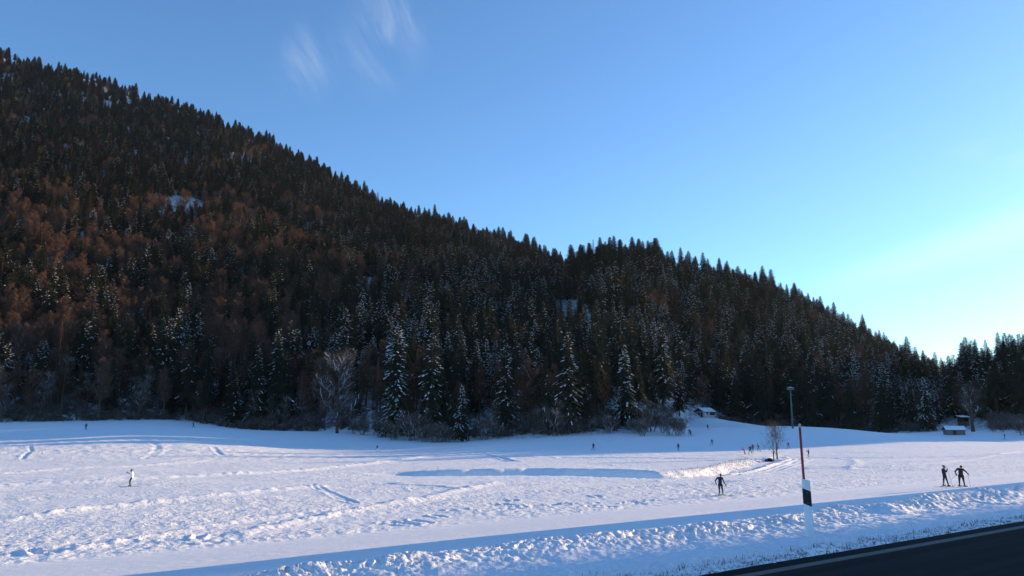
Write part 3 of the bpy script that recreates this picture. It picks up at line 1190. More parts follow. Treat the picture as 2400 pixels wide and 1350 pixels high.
# what grows where: broadleaves low on the left and in drifts, larches high up, spruce elsewhere
n_w = len(WX)
drift = fbm(WX / 70, WY / 90, 2, 101)
p_broad = .16 + .34 * np.clip(drift * 1.6, -.5, 1) - .10 * sstep(520, 330, WPY)
left_low = sstep(880, 640, WPX) * sstep(430, 560, WPY)
p_broad = np.clip(p_broad + left_low * (.48 + .3 * drift), .04, .9)
p_broad = np.where((WPX > 1335) & (WPX < 1700) & (WPY < 680), .10, p_broad)
front = sstep(48, 12, WY - np.interp(WU, UT, T_DB)) * ((WPX > 640) & (WPX < 1640))
p_broad = np.clip(p_broad + .22 * front, .04, .9)
p_larch = np.clip(.05 + .15 * fbm(WX / 50, WY / 50, 2, 111) + .05 * sstep(600, 250, WPY), 0, .35)
rnd = wq.rand(n_w)
WK = np.where(rnd < p_broad, 1, np.where(rnd < p_broad + p_larch, 2, 0))          # 0 spruce 1 broadleaf 2 larch
ALL_KINDS = spruces + broads + larches + frosty[1:]
snowy = fbm(WX / 45, WY / 45, 2, 121) + .30 * ((WPX > 900) & (WPY > 640)) + wq.normal(0, .35, n_w)
var = np.zeros(n_w, int)
low_snow = np.array([1, 5, 4, 5])
for i in range(n_w):
    if WK[i] == 0:
        var[i] = (2 if wq.rand() < .45 else 3) if snowy[i] > .62 else (0 if snowy[i] > .25 else low_snow[wq.randint(4)])
        elif_front = front[i] > .3 and wq.rand() < .5
        if elif_front:
            var[i] = (1, 4, 2)[wq.randint(3)]
        if 1335 < WPX[i] < 1560 and WPY[i] < 690:
            var[i] = 4 if wq.rand() < .6 else 1
    elif WK[i] == 1:
        var[i] = 6 + wq.randint(4)
        if WY[i] < np.interp(WU[i], UT, T_DB) + 16 and wq.rand() < .55:
            var[i] = 12
    else:
        var[i] = 10 + wq.randint(2)
hs = np.where(WK == 0, wq.uniform(.50, 1.0, n_w) ** .8 * wq.uniform(.85, 1.25, n_w), np.where(WK == 1, wq.uniform(.62, 1.0, n_w), wq.uniform(.7, 1.05, n_w)))
hs *= 1 + .22 * np.clip(fbm(WX / 28, WY / 28, 2, 131), -1, 1)
far_t = sstep(430, 900, WY)
hs *= 1 - .14 * far_t
wide = 1.12 + .30 * far_t + wq.uniform(-.16, .22, n_w)
hs *= np.where(WY - np.interp(WU, UT, T_DB) < 24, 1.1, 1.0)
hs *= np.where((WPX > 1335) & (WPX < 1560) & (WPY < 690), 1.12, 1.0)
hs = np.where((WPX > 2080) & (WPX < 2225) & (WY < 460), np.minimum(hs, .62), np.minimum(hs, 1.12))      # lower trees in the dip between the hills
rot = wq.uniform(0, 6.28, n_w)
in_view = (WPX > -40) & (WPX < 2440)
dist = np.hypot(WX, WY)
single = np.zeros(n_w, bool)
for kd, most in ((0, 280), (1, 240), (2, 60)):
    c = np.nonzero((WK == kd) & in_view)[0]
    c = c[np.argsort(dist[c] / hs[c])][:most]
    single[c] = True
NAMES = {0: ('spruce_tree', 'spruce'), 1: ('bare_tree', 'tree'), 2: ('larch_tree', 'larch')}
LAB = {0: ('snow-dusted dark spruce crowded into the lower forest', 'spruces of the lower forest'),
       1: ('brown leafless broadleaf tree crowded into the lower forest', 'leafless trees of the lower forest'),
       2: ('slender rust-brown bare larch among the forest spruces', 'larches of the lower forest')}
LOOK = {0: 'broad dark spruce flecked with snow', 1: 'green-black spruce nearly free of snow', 2: 'tall spruce with scattered snow pads', 3: 'short spruce thick with snow',
        4: 'tall spruce with a long bare trunk', 5: 'squat dark spruce without snow', 6: 'round-crowned brown leafless tree', 7: 'tall-crowned brown leafless tree',
        8: 'low spreading brown leafless tree', 9: 'slim brown leafless tree', 10: 'rust-brown bare larch', 11: 'slender rust-brown bare larch', 12: 'grey leafless tree with frosted limbs'}
MARKS = [('the left knoll', hit(200, 1000)), ('the hollow past the knoll', hit(597, 1007)), ('the frosted tree', hit(785, 1013)), ('the tall snowy spruce', hit(925, 1030)), ('the short snowy spruce', hit(1082, 1036)),
         ('the thick shrub clump', hit(1295, 1022)), ('the end of the shrub row', hit(1560, 1015)), ('the pale hut', hit(1652, 978)), ('the tall pole', hit(1858, 1004)), ('the slope crest', hit(2000, 1004)), ('the low shed', hit(2237, 1019)), ('the old thick tree', hit(2330, 1012))]


def place_words(x, y):
    u = x / y
    near = min(MARKS, key=lambda m: abs(m[1][0] / m[1][1] - u))[0]
    dd = y - float(np.interp(u, UT, T_DB))
    row = 'in front rank behind' if dd < 9 else ('in second rank behind' if dd < 20 else ('deeper in the wood behind' if dd < 45 else 'up the slope behind'))
    return row + ' ' + near


def fit(words_):
    for a_, b_ in (('deeper in the wood behind', 'deep behind'), ('in second rank behind', 'second rank behind'), ('in front rank behind', 'front rank behind'), ('with a long', 'with')):
        if len(words_.split()) > 16:
            words_ = words_.replace(a_, b_)
    return words_


for i in np.nonzero(single)[0]:
    kd = ALL_KINDS[var[i]]
    nm, cat = NAMES[WK[i]]
    plant(nm, kd, WX[i], WY[i], kd.H * hs[i], rot[i], fit(LOOK[var[i]] + ' ' + place_words(WX[i], WY[i])), cat, LAB[WK[i]][1], sink=.3, z=WZ[i])


def scatter(name, label, cat, KINDS, px_, py_, pz_, va_, si_, gi_, ro_):
    me = bpy.data.meshes.new(name)
    pts = np.c_[px_, py_, pz_].astype(np.float32)
    me.vertices.add(len(pts))
    me.vertices.foreach_set('co', pts.ravel())
    for nm, ty, v in (('variant', 'INT', va_.astype(np.int32)), ('size', 'FLOAT', si_.astype(np.float32)), ('girth', 'FLOAT', gi_.astype(np.float32)), ('turn', 'FLOAT', ro_.astype(np.float32))):
        a = me.attributes.new(nm, ty, 'POINT')
        a.data.foreach_set('value', v)
    o = add(name, me)
    tag(o, label, cat, kind='stuff')
    ng = bpy.data.node_groups.new('scatter_trees', 'GeometryNodeTree')
    ng.interface.new_socket('Geometry', in_out='INPUT', socket_type='NodeSocketGeometry')
    ng.interface.new_socket('Geometry', in_out='OUTPUT', socket_type='NodeSocketGeometry')
    gi, go = ng.nodes.new('NodeGroupInput'), ng.nodes.new('NodeGroupOutput')
    jn = ng.nodes.new('GeometryNodeJoinGeometry')

    def attr(nm, ty):
        n = ng.nodes.new('GeometryNodeInputNamedAttribute')
        n.data_type = ty
        n.inputs['Name'].default_value = nm
        return n.outputs[0]
    va, sz, tn = attr('variant', 'INT'), attr('size', 'FLOAT'), attr('turn', 'FLOAT')
    cx = ng.nodes.new('ShaderNodeCombineXYZ')
    ng.links.new(tn, cx.inputs['Z'])
    gw = attr('girth', 'FLOAT')
    sv = ng.nodes.new('ShaderNodeCombineXYZ')
    ng.links.new(gw, sv.inputs['X'])
    ng.links.new(gw, sv.inputs['Y'])
    ng.links.new(sz, sv.inputs['Z'])
    for j, kd in enumerate(KINDS):
        oi = ng.nodes.new('GeometryNodeObjectInfo')
        oi.inputs['Object'].default_value = kd.whole
        oi.inputs['As Instance'].default_value = True
        cmp = ng.nodes.new('FunctionNodeCompare')
        cmp.data_type = 'INT'
        cmp.operation = 'EQUAL'
        ins = [s for s in cmp.inputs if s.type == 'INT']
        ng.links.new(va, ins[0])
        ins[1].default_value = j
        ip = ng.nodes.new('GeometryNodeInstanceOnPoints')
        ng.links.new(gi.outputs[0], ip.inputs['Points'])
        ng.links.new(cmp.outputs[0], ip.inputs['Selection'])
        ng.links.new(oi.outputs['Geometry'], ip.inputs['Instance'])
        ng.links.new(cx.outputs[0], ip.inputs['Rotation'])
        ng.links.new(sv.outputs[0], ip.inputs['Scale'])
        ng.links.new(ip.outputs[0], jn.inputs[0])
    ng.links.new(jn.outputs[0], go.inputs[0])
    md = o.modifiers.new('scatter', 'NODES')
    md.node_group = ng
    return o


k_ = ~single
forest = scatter('forest', 'dense dark mixed forest covering the upper hillsides', 'forest', ALL_KINDS, WX[k_], WY[k_], WZ[k_] - .3, var[k_], hs[k_], (hs * wide)[k_], rot[k_])
# brushwood on the forest floor behind the edge
_u = wq.uniform(-.70, .70, 2600)
_y = np.interp(_u, UT, T_DB) + np.abs(wq.normal(0, 15, 2600)) + np.where(_u < -.25, -2.5, 2.0)
_x = _u * _y
_z = base_z(_x, _y)
_px, _py = proj(_x, _y, _z)
_ok = ~((_px > 760) & (_px < 1620) & (wq.rand(2600) < .55)) & ~((((_px - 1640) / 55) ** 2 + ((_py - 978) / 26) ** 2 < 1) | (((_px - 2255) / 70) ** 2 + ((_py - 1002) / 22) ** 2 < 1))
_x, _y, _z = _x[_ok], _y[_ok], _z[_ok]
_n = len(_x)
_h = wq.uniform(.25, .75, _n)
scatter('undergrowth', 'tangled bare brushwood between the trunks at the forest foot', 'undergrowth', shrubs, _x, _y, _z - .15, wq.randint(0, 4, _n), _h, _h * wq.uniform(1.0, 1.5, _n), wq.uniform(0, 6.28, _n))
print('WOOD', n_w, 'single', single.sum())

# spruces by the road beyond the right edge of the picture: they throw the bands of shade over road and verge
SQ = (math.sin(RAD(SUN_AZ)), math.cos(RAD(SUN_AZ)))
for (q_, L_, h_) in [(15.7, 178, 42), (17.5, 194, 42), (19.2, 209, 43), (20.6, 222, 43)] + [(q, max(62 + 4 * (k % 3), (q * .99 + 5) / .115), 30) for k, q in enumerate(np.arange(-16, 8.9, 2.05))]:
    x_ = SQ[0] * L_ - SQ[1] * q_
    y_ = SQ[1] * L_ + SQ[0] * q_
    plant('spruce_tree', big_spruce if h_ > 40 else spruces[0], x_, y_, h_, random.uniform(0, 6), 'tall spruce standing beside the road out of view, shading road and verge', 'spruce', 'roadside spruces')


# ------------------------------------------------------------------ road marker post with its snow stake
def delineator():
    p = hit(1899, 1262)
    bx, by = p[0], p[1]
    z0 = gz(bx, by) - .12
    root = empty('marker_post', (bx, by, z0), RAD(-14))
    root.rotation_euler = (RAD(-1.0), RAD(-0.6), RAD(-14))
    tag(root, 'white plastic road marker post with slanted black band in the snowy verge', 'marker post')
    w, dpt, H = .068, .042, 1.12

    def outline(n=20):
        # rounded triangular-ish section, flat face to the road
        pts = []
        for k in range(n):
            a = 2 * math.pi * k / n
            c, s_ = math.cos(a), math.sin(a)
            pts.append((w * math.copysign(abs(c) ** .55, c), dpt * math.copysign(abs(s_) ** .75, s_)))
        return pts
    ol = outline()

    def slab(name, zlo, zhi, grow, mat, parent):
        bm = bmesh.new()
        lo = [bm.verts.new((x * grow, y * grow, zlo(x))) for x, y in ol]
        hi = [bm.verts.new((x * grow * .985, y * grow * .985, zhi(x))) for x, y in ol]
        n = len(ol)
        for k in range(n):
            bm.faces.new((lo[k], lo[(k + 1) % n], hi[(k + 1) % n], hi[k]))
        bm.faces.new(lo[::-1])
        bm.faces.new(hi)
        return bm_obj(name, bm, mat, parent)
    sl = -.42
    slab('post_body', lambda x: -.1, lambda x: H - .012 + sl * (x + w) * .55, 1.0, M['white'], root)
    band = slab('black_band', lambda x: .70 + sl * (x + w), lambda x: .955 + sl * (x + w), 1.03, M['black'], root)
    for zc in (.905, .735):
        bm = bmesh.new()
        bmesh.ops.create_cone(bm, cap_ends=True, segments=20, radius1=.022, radius2=.020, depth=.012,
                              matrix=Matrix.Translation((-.002, -dpt * 1.03 - .004, zc - .03)) @ Matrix.Rotation(RAD(90), 4, 'X'))
        bm_obj('reflector', bm, M['reflector'], band)
    # snow stake fixed behind the post
    st = empty('snow_stake', (bx + .003, by + .085, z0))
    st.rotation_euler = (RAD(-1.0), RAD(-0.6), 0)
    tag(st, 'tall red snow stake with grey tip rising behind the marker post', 'stake')
    bm = bmesh.new()
    bm_tube(bm, [(0, 0, -.1), (0, 0, 1.0), (0, 0, 1.98)], [.022, .022, .021], 14)
    bm_obj('shaft', bm, M['red'], st, smooth=True)
    bm = bmesh.new()
    bm_tube(bm, [(0, 0, 1.981), (0, 0, 2.02), (0, 0, 2.045)], [.022, .022, .012], 14)
    bm_obj('cap', bm, M['grey'], st, smooth=True)


delineator()


# ------------------------------------------------------------------ hut, shed, cabin, pylon, culvert
def gable_house(name, label, cat, px, py, rz, Lx, Wy, hw, rise, over, mats, snow_t=.16, openings=(), sink=.3):
    """ridge along local x; front wall faces local -y, one gable faces local -x"""
    p = hit(px, py, 40, 420)
    root = empty(name, (p[0], p[1], p[2]), rz)
    tag(root, label, cat)
    wall, gable, roofm = mats
    x0, x1, y0, y1 = -Lx / 2, Lx / 2, -Wy / 2, Wy / 2
    t = .16
    walls = {}
    for nm, c, sz in (('wall', (0, y0 + t / 2, hw / 2 - .4), (Lx, t, hw + .8)), ('wall', (0, y1 - t / 2, hw / 2 - .4), (Lx, t, hw + .8)),
                      ('wall', (x0 + t / 2, 0, hw / 2 - .4), (t, Wy - 2 * t, hw + .8)), ('wall', (x1 - t / 2, 0, hw / 2 - .4), (t, Wy - 2 * t, hw + .8))):
        walls.setdefault(nm, []).append(box(nm, c, sz, wall, root))
    for gx in (x0 + .06, x1 - .06):
        bm = bmesh.new()
        a = [bm.verts.new((gx - .05, yy, zz)) for yy, zz in ((y0, hw + .002), (y1, hw + .002), (0, hw + rise))]
        b = [bm.verts.new((gx + .05, yy, zz)) for yy, zz in ((y0, hw + .002), (y1, hw + .002), (0, hw + rise))]
        bm.faces.new(a)
        bm.faces.new(b[::-1])
        for k in range(3):
            bm.faces.new((a[k], b[k], b[(k + 1) % 3], a[(k + 1) % 3]))
        bmesh.ops.recalc_face_normals(bm, faces=bm.faces[:])
        bm_obj('gable', bm, gable, root)
    for sg in (-1, 1):
        def quad_prism(lo, hi, inset):
            bm = bmesh.new()
            ye = sg * (Wy / 2 + over - inset)
            ze = hw - rise * over / (Wy / 2)
            xs = (x0 - over + inset, x1 + over - inset)
            pts = [(xs[0], ye, ze), (xs[1], ye, ze), (xs[1], sg * .0, hw + rise), (xs[0], sg * .0, hw + rise)]
            va = [bm.verts.new((x, y, z + lo)) for x, y, z in pts]
            vb = [bm.verts.new((x, y, z + hi)) for x, y, z in pts]
            bm.faces.new(va)
            bm.faces.new(vb)
            for k in range(4):
                bm.faces.new((va[k], va[(k + 1) % 4], vb[(k + 1) % 4], vb[k]))
            bmesh.ops.recalc_face_normals(bm, faces=bm.faces[:])
            return bm
        rf = bm_obj('roof', quad_prism(.01, .12, 0), roofm, root)
        sb = quad_prism(.122, .122 + snow_t, .05)
        bmesh.ops.bevel(sb, geom=[e for e in sb.edges if all(v.co.z > 0 for v in e.verts)], offset=.04, segments=2, affect='EDGES')
        bm_obj('roof_snow', sb, M['rsnow'], rf)
    for (kind, face, u, zc, w, h) in openings:
        if face == 'front':
            c, sz = (u, y0, zc), (w, .10, h)
            fr = (w + .14, .06, h + .14)
            off = (0, -.035, 0)
        else:
            c, sz = (x0, u, zc), (.10, w, h)
            fr = (.06, w + .14, h + .14)
            off = (-.035, 0, 0)
        if kind == 'window':
            o = box('window', c, sz, M['glass'], root)
            # frame as four bars round the pane
            bm = bmesh.new()
            for du, dz, bw, bh in ((0, h / 2 + .04, w + .16, .08), (0, -h / 2 - .04, w + .16, .08), (-w / 2 - .04, 0, .08, h), (w / 2 + .04, 0, .08, h), (0, 0, .06, h)):
                if face == 'front':
                    bm_box(bm, (c[0] + du, c[1] - .04, c[2] + dz), (bw, .10, bh))
                else:
                    bm_box(bm, (c[0] - .04, c[1] + du, c[2] + dz), (.10, bw, bh))
            bm_obj('frame', bm, M['greywood'], o)
        elif kind == 'door':
            o = box('door', c, sz, M['darkwood'], root, .01)
            hp = (c[0] + w * .38, c[1] - .08, c[2]) if face == 'front' else (c[0] - .08, c[1] + w * .38, c[2])
            box('handle', hp, (.05, .05, .14), M['steel'], o, .01)
        elif kind == 'sign':
            bm = bmesh.new()
            R = w / 2
            mtx = Matrix.Translation((c[0], c[1] - .09, c[2])) @ Matrix.Rotation(RAD(90), 4, 'X')
            bmesh.ops.create_cone(bm, cap_ends=True, segments=28, radius1=R, radius2=R, depth=.05, matrix=mtx)
            o = bm_obj('sign', bm, M['signblue'], root)
            bm = bmesh.new()
            pts = [(c[0] + R * .62 * math.cos(a), c[1] - .13, c[2] + R * .62 * math.sin(a)) for a in np.linspace(.6, 5.0, 12)]
            bm_tube(bm, pts, [.05] * 12, 6)
            bm_obj('graphic', bm, M['signdark'], o)
    return root


gable_house('hut', 'pale plastered hut with snowy gable roof on top of the ski slope', 'hut', 1652, 978, RAD(33), 6.4, 4.8, 2.25, 1.3, .55,
            (M['plaster'], M['darkwood'], M['darkwood']), .18,
            [('window', 'front', 1.15, 1.35, 1.25, 1.0), ('window', 'front', 2.5, 1.35, 1.1, 1.0), ('window', 'front', -1.3, 1.45, .8, .8), ('sign', 'front', -2.2, 1.1, 1.15, 1.15),
             ('door', 'gable', -1.3, .95, .95, 1.9), ('door', 'gable', .1, .95, .8, 1.9), ('window', 'gable', 1.4, 1.35, .55, .8)])
gable_house('shed', 'low weathered shed with snow-covered gable roof below the old tree', 'shed', 2237, 1019, RAD(-12), 5.6, 3.4, 1.65, .95, .4,
            (M['greywood'], M['darkwood'], M['darkwood']), .2, [('door', 'front', -.4, .7, 1.0, 1.4)])


def cabin():
    p = hit(2272, 1000)
    q = (p[0], p[1] + 3.5)
    z = gz(*q)
    root = empty('cabin', (q[0], q[1], z), RAD(6))
    tag(root, 'small dark open-fronted cabin on the bank behind the old tree', 'cabin')
    box('base_wall', (0, -1.2, .75), (2.9, .12, 1.9), M['mosswood'], root)
    box('base_wall', (-1.39, 0, .75), (.12, 2.28, 1.9), M['mosswood'], root)
    box('base_wall', (1.39, 0, .75), (.12, 2.28, 1.9), M['mosswood'], root)
    box('back_wall', (0, 1.2, 1.6), (2.9, .12, 3.6), M['darkwood'], root)
    for x in (-1.38, 1.38):
        box('post', (x, -1.19, 2.45), (.13, .13, 1.5), M['darkwood'], root)
    box('side_wall', (-1.37, .1, 2.45), (.08, 2.0, 1.5), M['darkwood'], root)
    box('side_wall', (1.37, .1, 2.45), (.08, 2.0, 1.5), M['darkwood'], root)
    rot = Matrix.Rotation(RAD(9), 4, 'X')
    rf = box('roof', (0, 0, 3.5), (3.7, 3.4, .12), M['darkwood'], root, rot=rot)
    box('roof_snow', (0, 0, 3.66), (3.6, 3.3, .18), M['rsnow'], rf, .04, rot=rot)


cabin()


def pylon():
    p = hit(1858, 1004)
    root = empty('pylon', (p[0], p[1], gz(p[0], p[1]) - .3))
    tag(root, 'tall green-grey pole with crossarm standing alone on the ski slope', 'pole')
    H = 12.6
    bm = bmesh.new()
    bm_tube(bm, [(0, 0, 0), (0, 0, H * .5), (0, 0, H)], [.30, .26, .22], 12)
    bm_obj('mast', bm, M['pole'], root, smooth=True)
    bm = bmesh.new()
    bm_box(bm, (0, 0, H + .12), (2.2, .22, .24))
    arm = bm_obj('crossarm', bm, M['pole'], root)
    for x in (-.95, -.5, .5, .95):
        bm = bmesh.new()
        bm_tube(bm, [(x, 0, H - .02), (x, 0, H - .25), (x, 0, H - .42)], [.08, .12, .06], 10)
        bm_obj('insulator', bm, M['steel'], arm)
    box('arm_snow', (0, 0, H + .30), (2.0, .2, .1), M['tsnow'], arm, .03)


pylon()


def culvert():
    p = hit(1803, 1077)
    z = gz(p[0], p[1])
    root = empty('culvert', (p[0], p[1], z - .1), RAD(18), .58)
    tag(root, 'dark culvert mouth of stone at the end of the ditch', 'culvert')
    q = random.Random(9)
    bm = bmesh.new()
    n = 16
    inner, outer, innerb, outerb = [], [], [], []
    for k in range(n):
        a = 2 * math.pi * k / n
        inner.append(bm.verts.new((.62 * math.cos(a), -.3, .35 + .5 * math.sin(a))))
        outer.append(bm.verts.new((.8 * math.cos(a), -.3, .35 + .66 * math.sin(a))))
        innerb.append(bm.verts.new((.62 * math.cos(a), 1.4, .35 + .5 * math.sin(a))))
        outerb.append(bm.verts.new((.8 * math.cos(a), 1.4, .35 + .66 * math.sin(a))))
    for k in range(n):
        j = (k + 1) % n
        bm.faces.new((inner[k], inner[j], outer[j], outer[k]))
        bm.faces.new((inner[k], innerb[k], innerb[j], inner[j]))
        bm.faces.new((outer[k], outer[j], outerb[j], outerb[k]))
    bm.faces.new(innerb)
    bmesh.ops.recalc_face_normals(bm, faces=bm.faces[:])
    bm_obj('pipe', bm, M['hole'], root)
    for k in range(9):
        a = -0.3 + 3.8 * k / 8
        bm = bmesh.new()
        bmesh.ops.create_icosphere(bm, subdivisions=2, radius=.30)
        for v in bm.verts:
            v.co *= 1 + .25 * math.sin(v.co.x * 9 + k) * math.cos(v.co.y * 8 + k * 2)
            v.co.x *= q.uniform(.9, 1.2)
            v.co.z *= .75
        o = bm_obj('stone', bm, M['stone'], root, (1.05 * math.cos(a), -.1 + .1 * (k % 2), .38 + .82 * math.sin(a)))
    box('snow_cap', (0, .6, 1.18), (2.2, 1.6, .2), M['tsnow'], root, .08)


culvert()


# ------------------------------------------------------------------ people on skis
def capsule(bm, a, b, ra, rb, seg=10):
    a, b = Vector(a), Vector(b)
    d = b - a
    L = max(d.length, 1e-4)
    q = d.to_track_quat('Z', 'Y').to_matrix().to_4x4()
    bmesh.ops.create_cone(bm, cap_ends=True, segments=seg, radius1=ra, radius2=rb, depth=L, matrix=Matrix.Translation((a + b) / 2) @ q)
    for p, r in ((a, ra), (b, rb)):
        bmesh.ops.create_uvsphere(bm, u_segments=seg, v_segments=7, radius=r, matrix=Matrix.Translation(p))


def ellipsoid(bm, c, r, rot=None):
    m = Matrix.Translation(c)
    if rot is not None:
        m = m @ rot
    bmesh.ops.create_uvsphere(bm, u_segments=16, v_segments=12, radius=1.0, matrix=m @ Matrix.Diagonal((*r, 1)))


J0 = dict(head=(0, 0, 1.60), neck=(0, 0, 1.46), sl=(-.18, 0, 1.40), sr=(.18, 0, 1.40), el=(-.27, .02, 1.13), er=(.27, .02, 1.13), hl=(-.26, -.08, .90), hr=(.26, -.08, .90),
          pl=(-.09, 0, .90), pr=(.09, 0, .90), kl=(-.11, -.04, .50), kr=(.11, -.04, .50), al=(-.12, 0, .10), ar=(.12, 0, .10), face=(0, 1, 0))
POSES = {
    'glide': dict(head=(.05, .10, 1.60), neck=(.02, .05, 1.47), sl=(-.22, .02, 1.40), sr=(.17, .06, 1.37), el=(-.40, -.06, 1.17), hl=(-.35, .04, .95), er=(.27, .04, 1.06), hr=(.42, .12, .83),
                  pl=(-.12, -.05, .87), pr=(.07, -.05, .86), kl=(-.11, .05, .48), kr=(.13, .06, .48), al=(-.12, -.02, .10), ar=(.17, 0, .10), face=(.5, .85, -.1)),
    'stand_side': dict(head=(.01, 0, 1.58), neck=(-.02, 0, 1.44), sl=(-.12, .13, 1.37), sr=(-.02, -.15, 1.37), el=(-.16, .18, 1.10), hl=(-.10, .16, .92), er=(.14, -.16, 1.19), hr=(.20, -.06, 1.38),
                       pl=(-.07, .07, .88), pr=(.03, -.08, .88), kl=(-.11, .08, .48), kr=(.13, -.08, .48), al=(-.15, .08, .10), ar=(.20, -.08, .10), face=(1, -.1, .05)),
    'bend': dict(head=(.06, -.22, 1.50), neck=(.03, -.12, 1.40), sl=(-.19, -.06, 1.35), sr=(.20, -.08, 1.31), el=(-.38, -.02, 1.14), hl=(-.31, -.16, .95), er=(.35, -.12, 1.16), hr=(.46, -.22, 1.03),
                 pl=(-.10, .06, .84), pr=(.10, .06, .84), kl=(-.14, -.02, .46), kr=(.15, -.02, .46), al=(-.16, .06, .10), ar=(.19, .02, .10), face=(.1, -.6, -.8)),
    'photo': dict(head=(.00, 0, 1.56), neck=(.06, 0, 1.43), sl=(.07, -.15, 1.36), sr=(.09, .15, 1.36), el=(-.12, -.16, 1.20), hl=(-.28, -.08, 1.38), er=(-.12, .14, 1.18), hr=(-.36, .05, 1.32),
                  pl=(.08, -.08, .88), pr=(.07, .08, .88), kl=(-.08, -.08, .50), kr=(-.05, .09, .51), al=(-.02, -.08, .10), ar=(.0, .09, .10), face=(-1, 0, -.1)),
    'skate': dict(head=(.02, .0, 1.55), neck=(.0, 0, 1.42), sl=(-.18, 0, 1.36), sr=(.18, .02, 1.36), el=(-.30, .1, 1.12), hl=(-.34, .22, .98), er=(.30, .1, 1.14), hr=(.30, .24, 1.0),
                  pl=(-.10, -.05, .84), pr=(.08, -.05, .84), kl=(-.14, .1, .46), kr=(.24, -.04, .48), al=(-.12, 0, .10), ar=(.46, -.10, .12), face=(0, 1, -.1)),
    'wide': dict(sl=(-.20, 0, 1.40), el=(-.36, .0, 1.20), hl=(-.20, .2, 1.16), er=(.36, 0, 1.20), hr=(.24, .2, 1.10), kl=(-.24, -.02, .48), kr=(.22, -.02, .48), al=(-.32, 0, .10), ar=(.32, 0, .10), face=(0, 1, 0)),
    'lean': dict(head=(-.24, 0, 1.46), neck=(-.16, 0, 1.35), sl=(-.15, -.15, 1.29), sr=(-.15, .15, 1.29), el=(-.36, -.16, 1.20), hl=(-.55, -.12, 1.16), er=(-.34, .16, 1.18), hr=(-.52, .12, 1.10),
                 pl=(.10, -.08, .82), pr=(.10, .08, .82), kl=(.08, -.08, .45), kr=(.20, .08, .46), al=(.16, -.08, .10), ar=(.34, .08, .10), face=(-1, 0, -.2)),
    'stride': dict(head=(-.10, 0, 1.54), neck=(-.06, 0, 1.41), sl=(-.06, -.16, 1.35), sr=(-.06, .16, 1.35), el=(-.24, -.18, 1.16), hl=(-.42, -.14, 1.12), er=(.12, .18, 1.12), hr=(.24, .16, .94),
                   pl=(.02, -.08, .86), pr=(.02, .08, .86), kl=(-.16, -.08, .50), kr=(.12, .08, .46), al=(-.16, -.08, .10), ar=(.36, .08, .14), face=(-1, 0, -.1)),
    'stand': dict(),
}


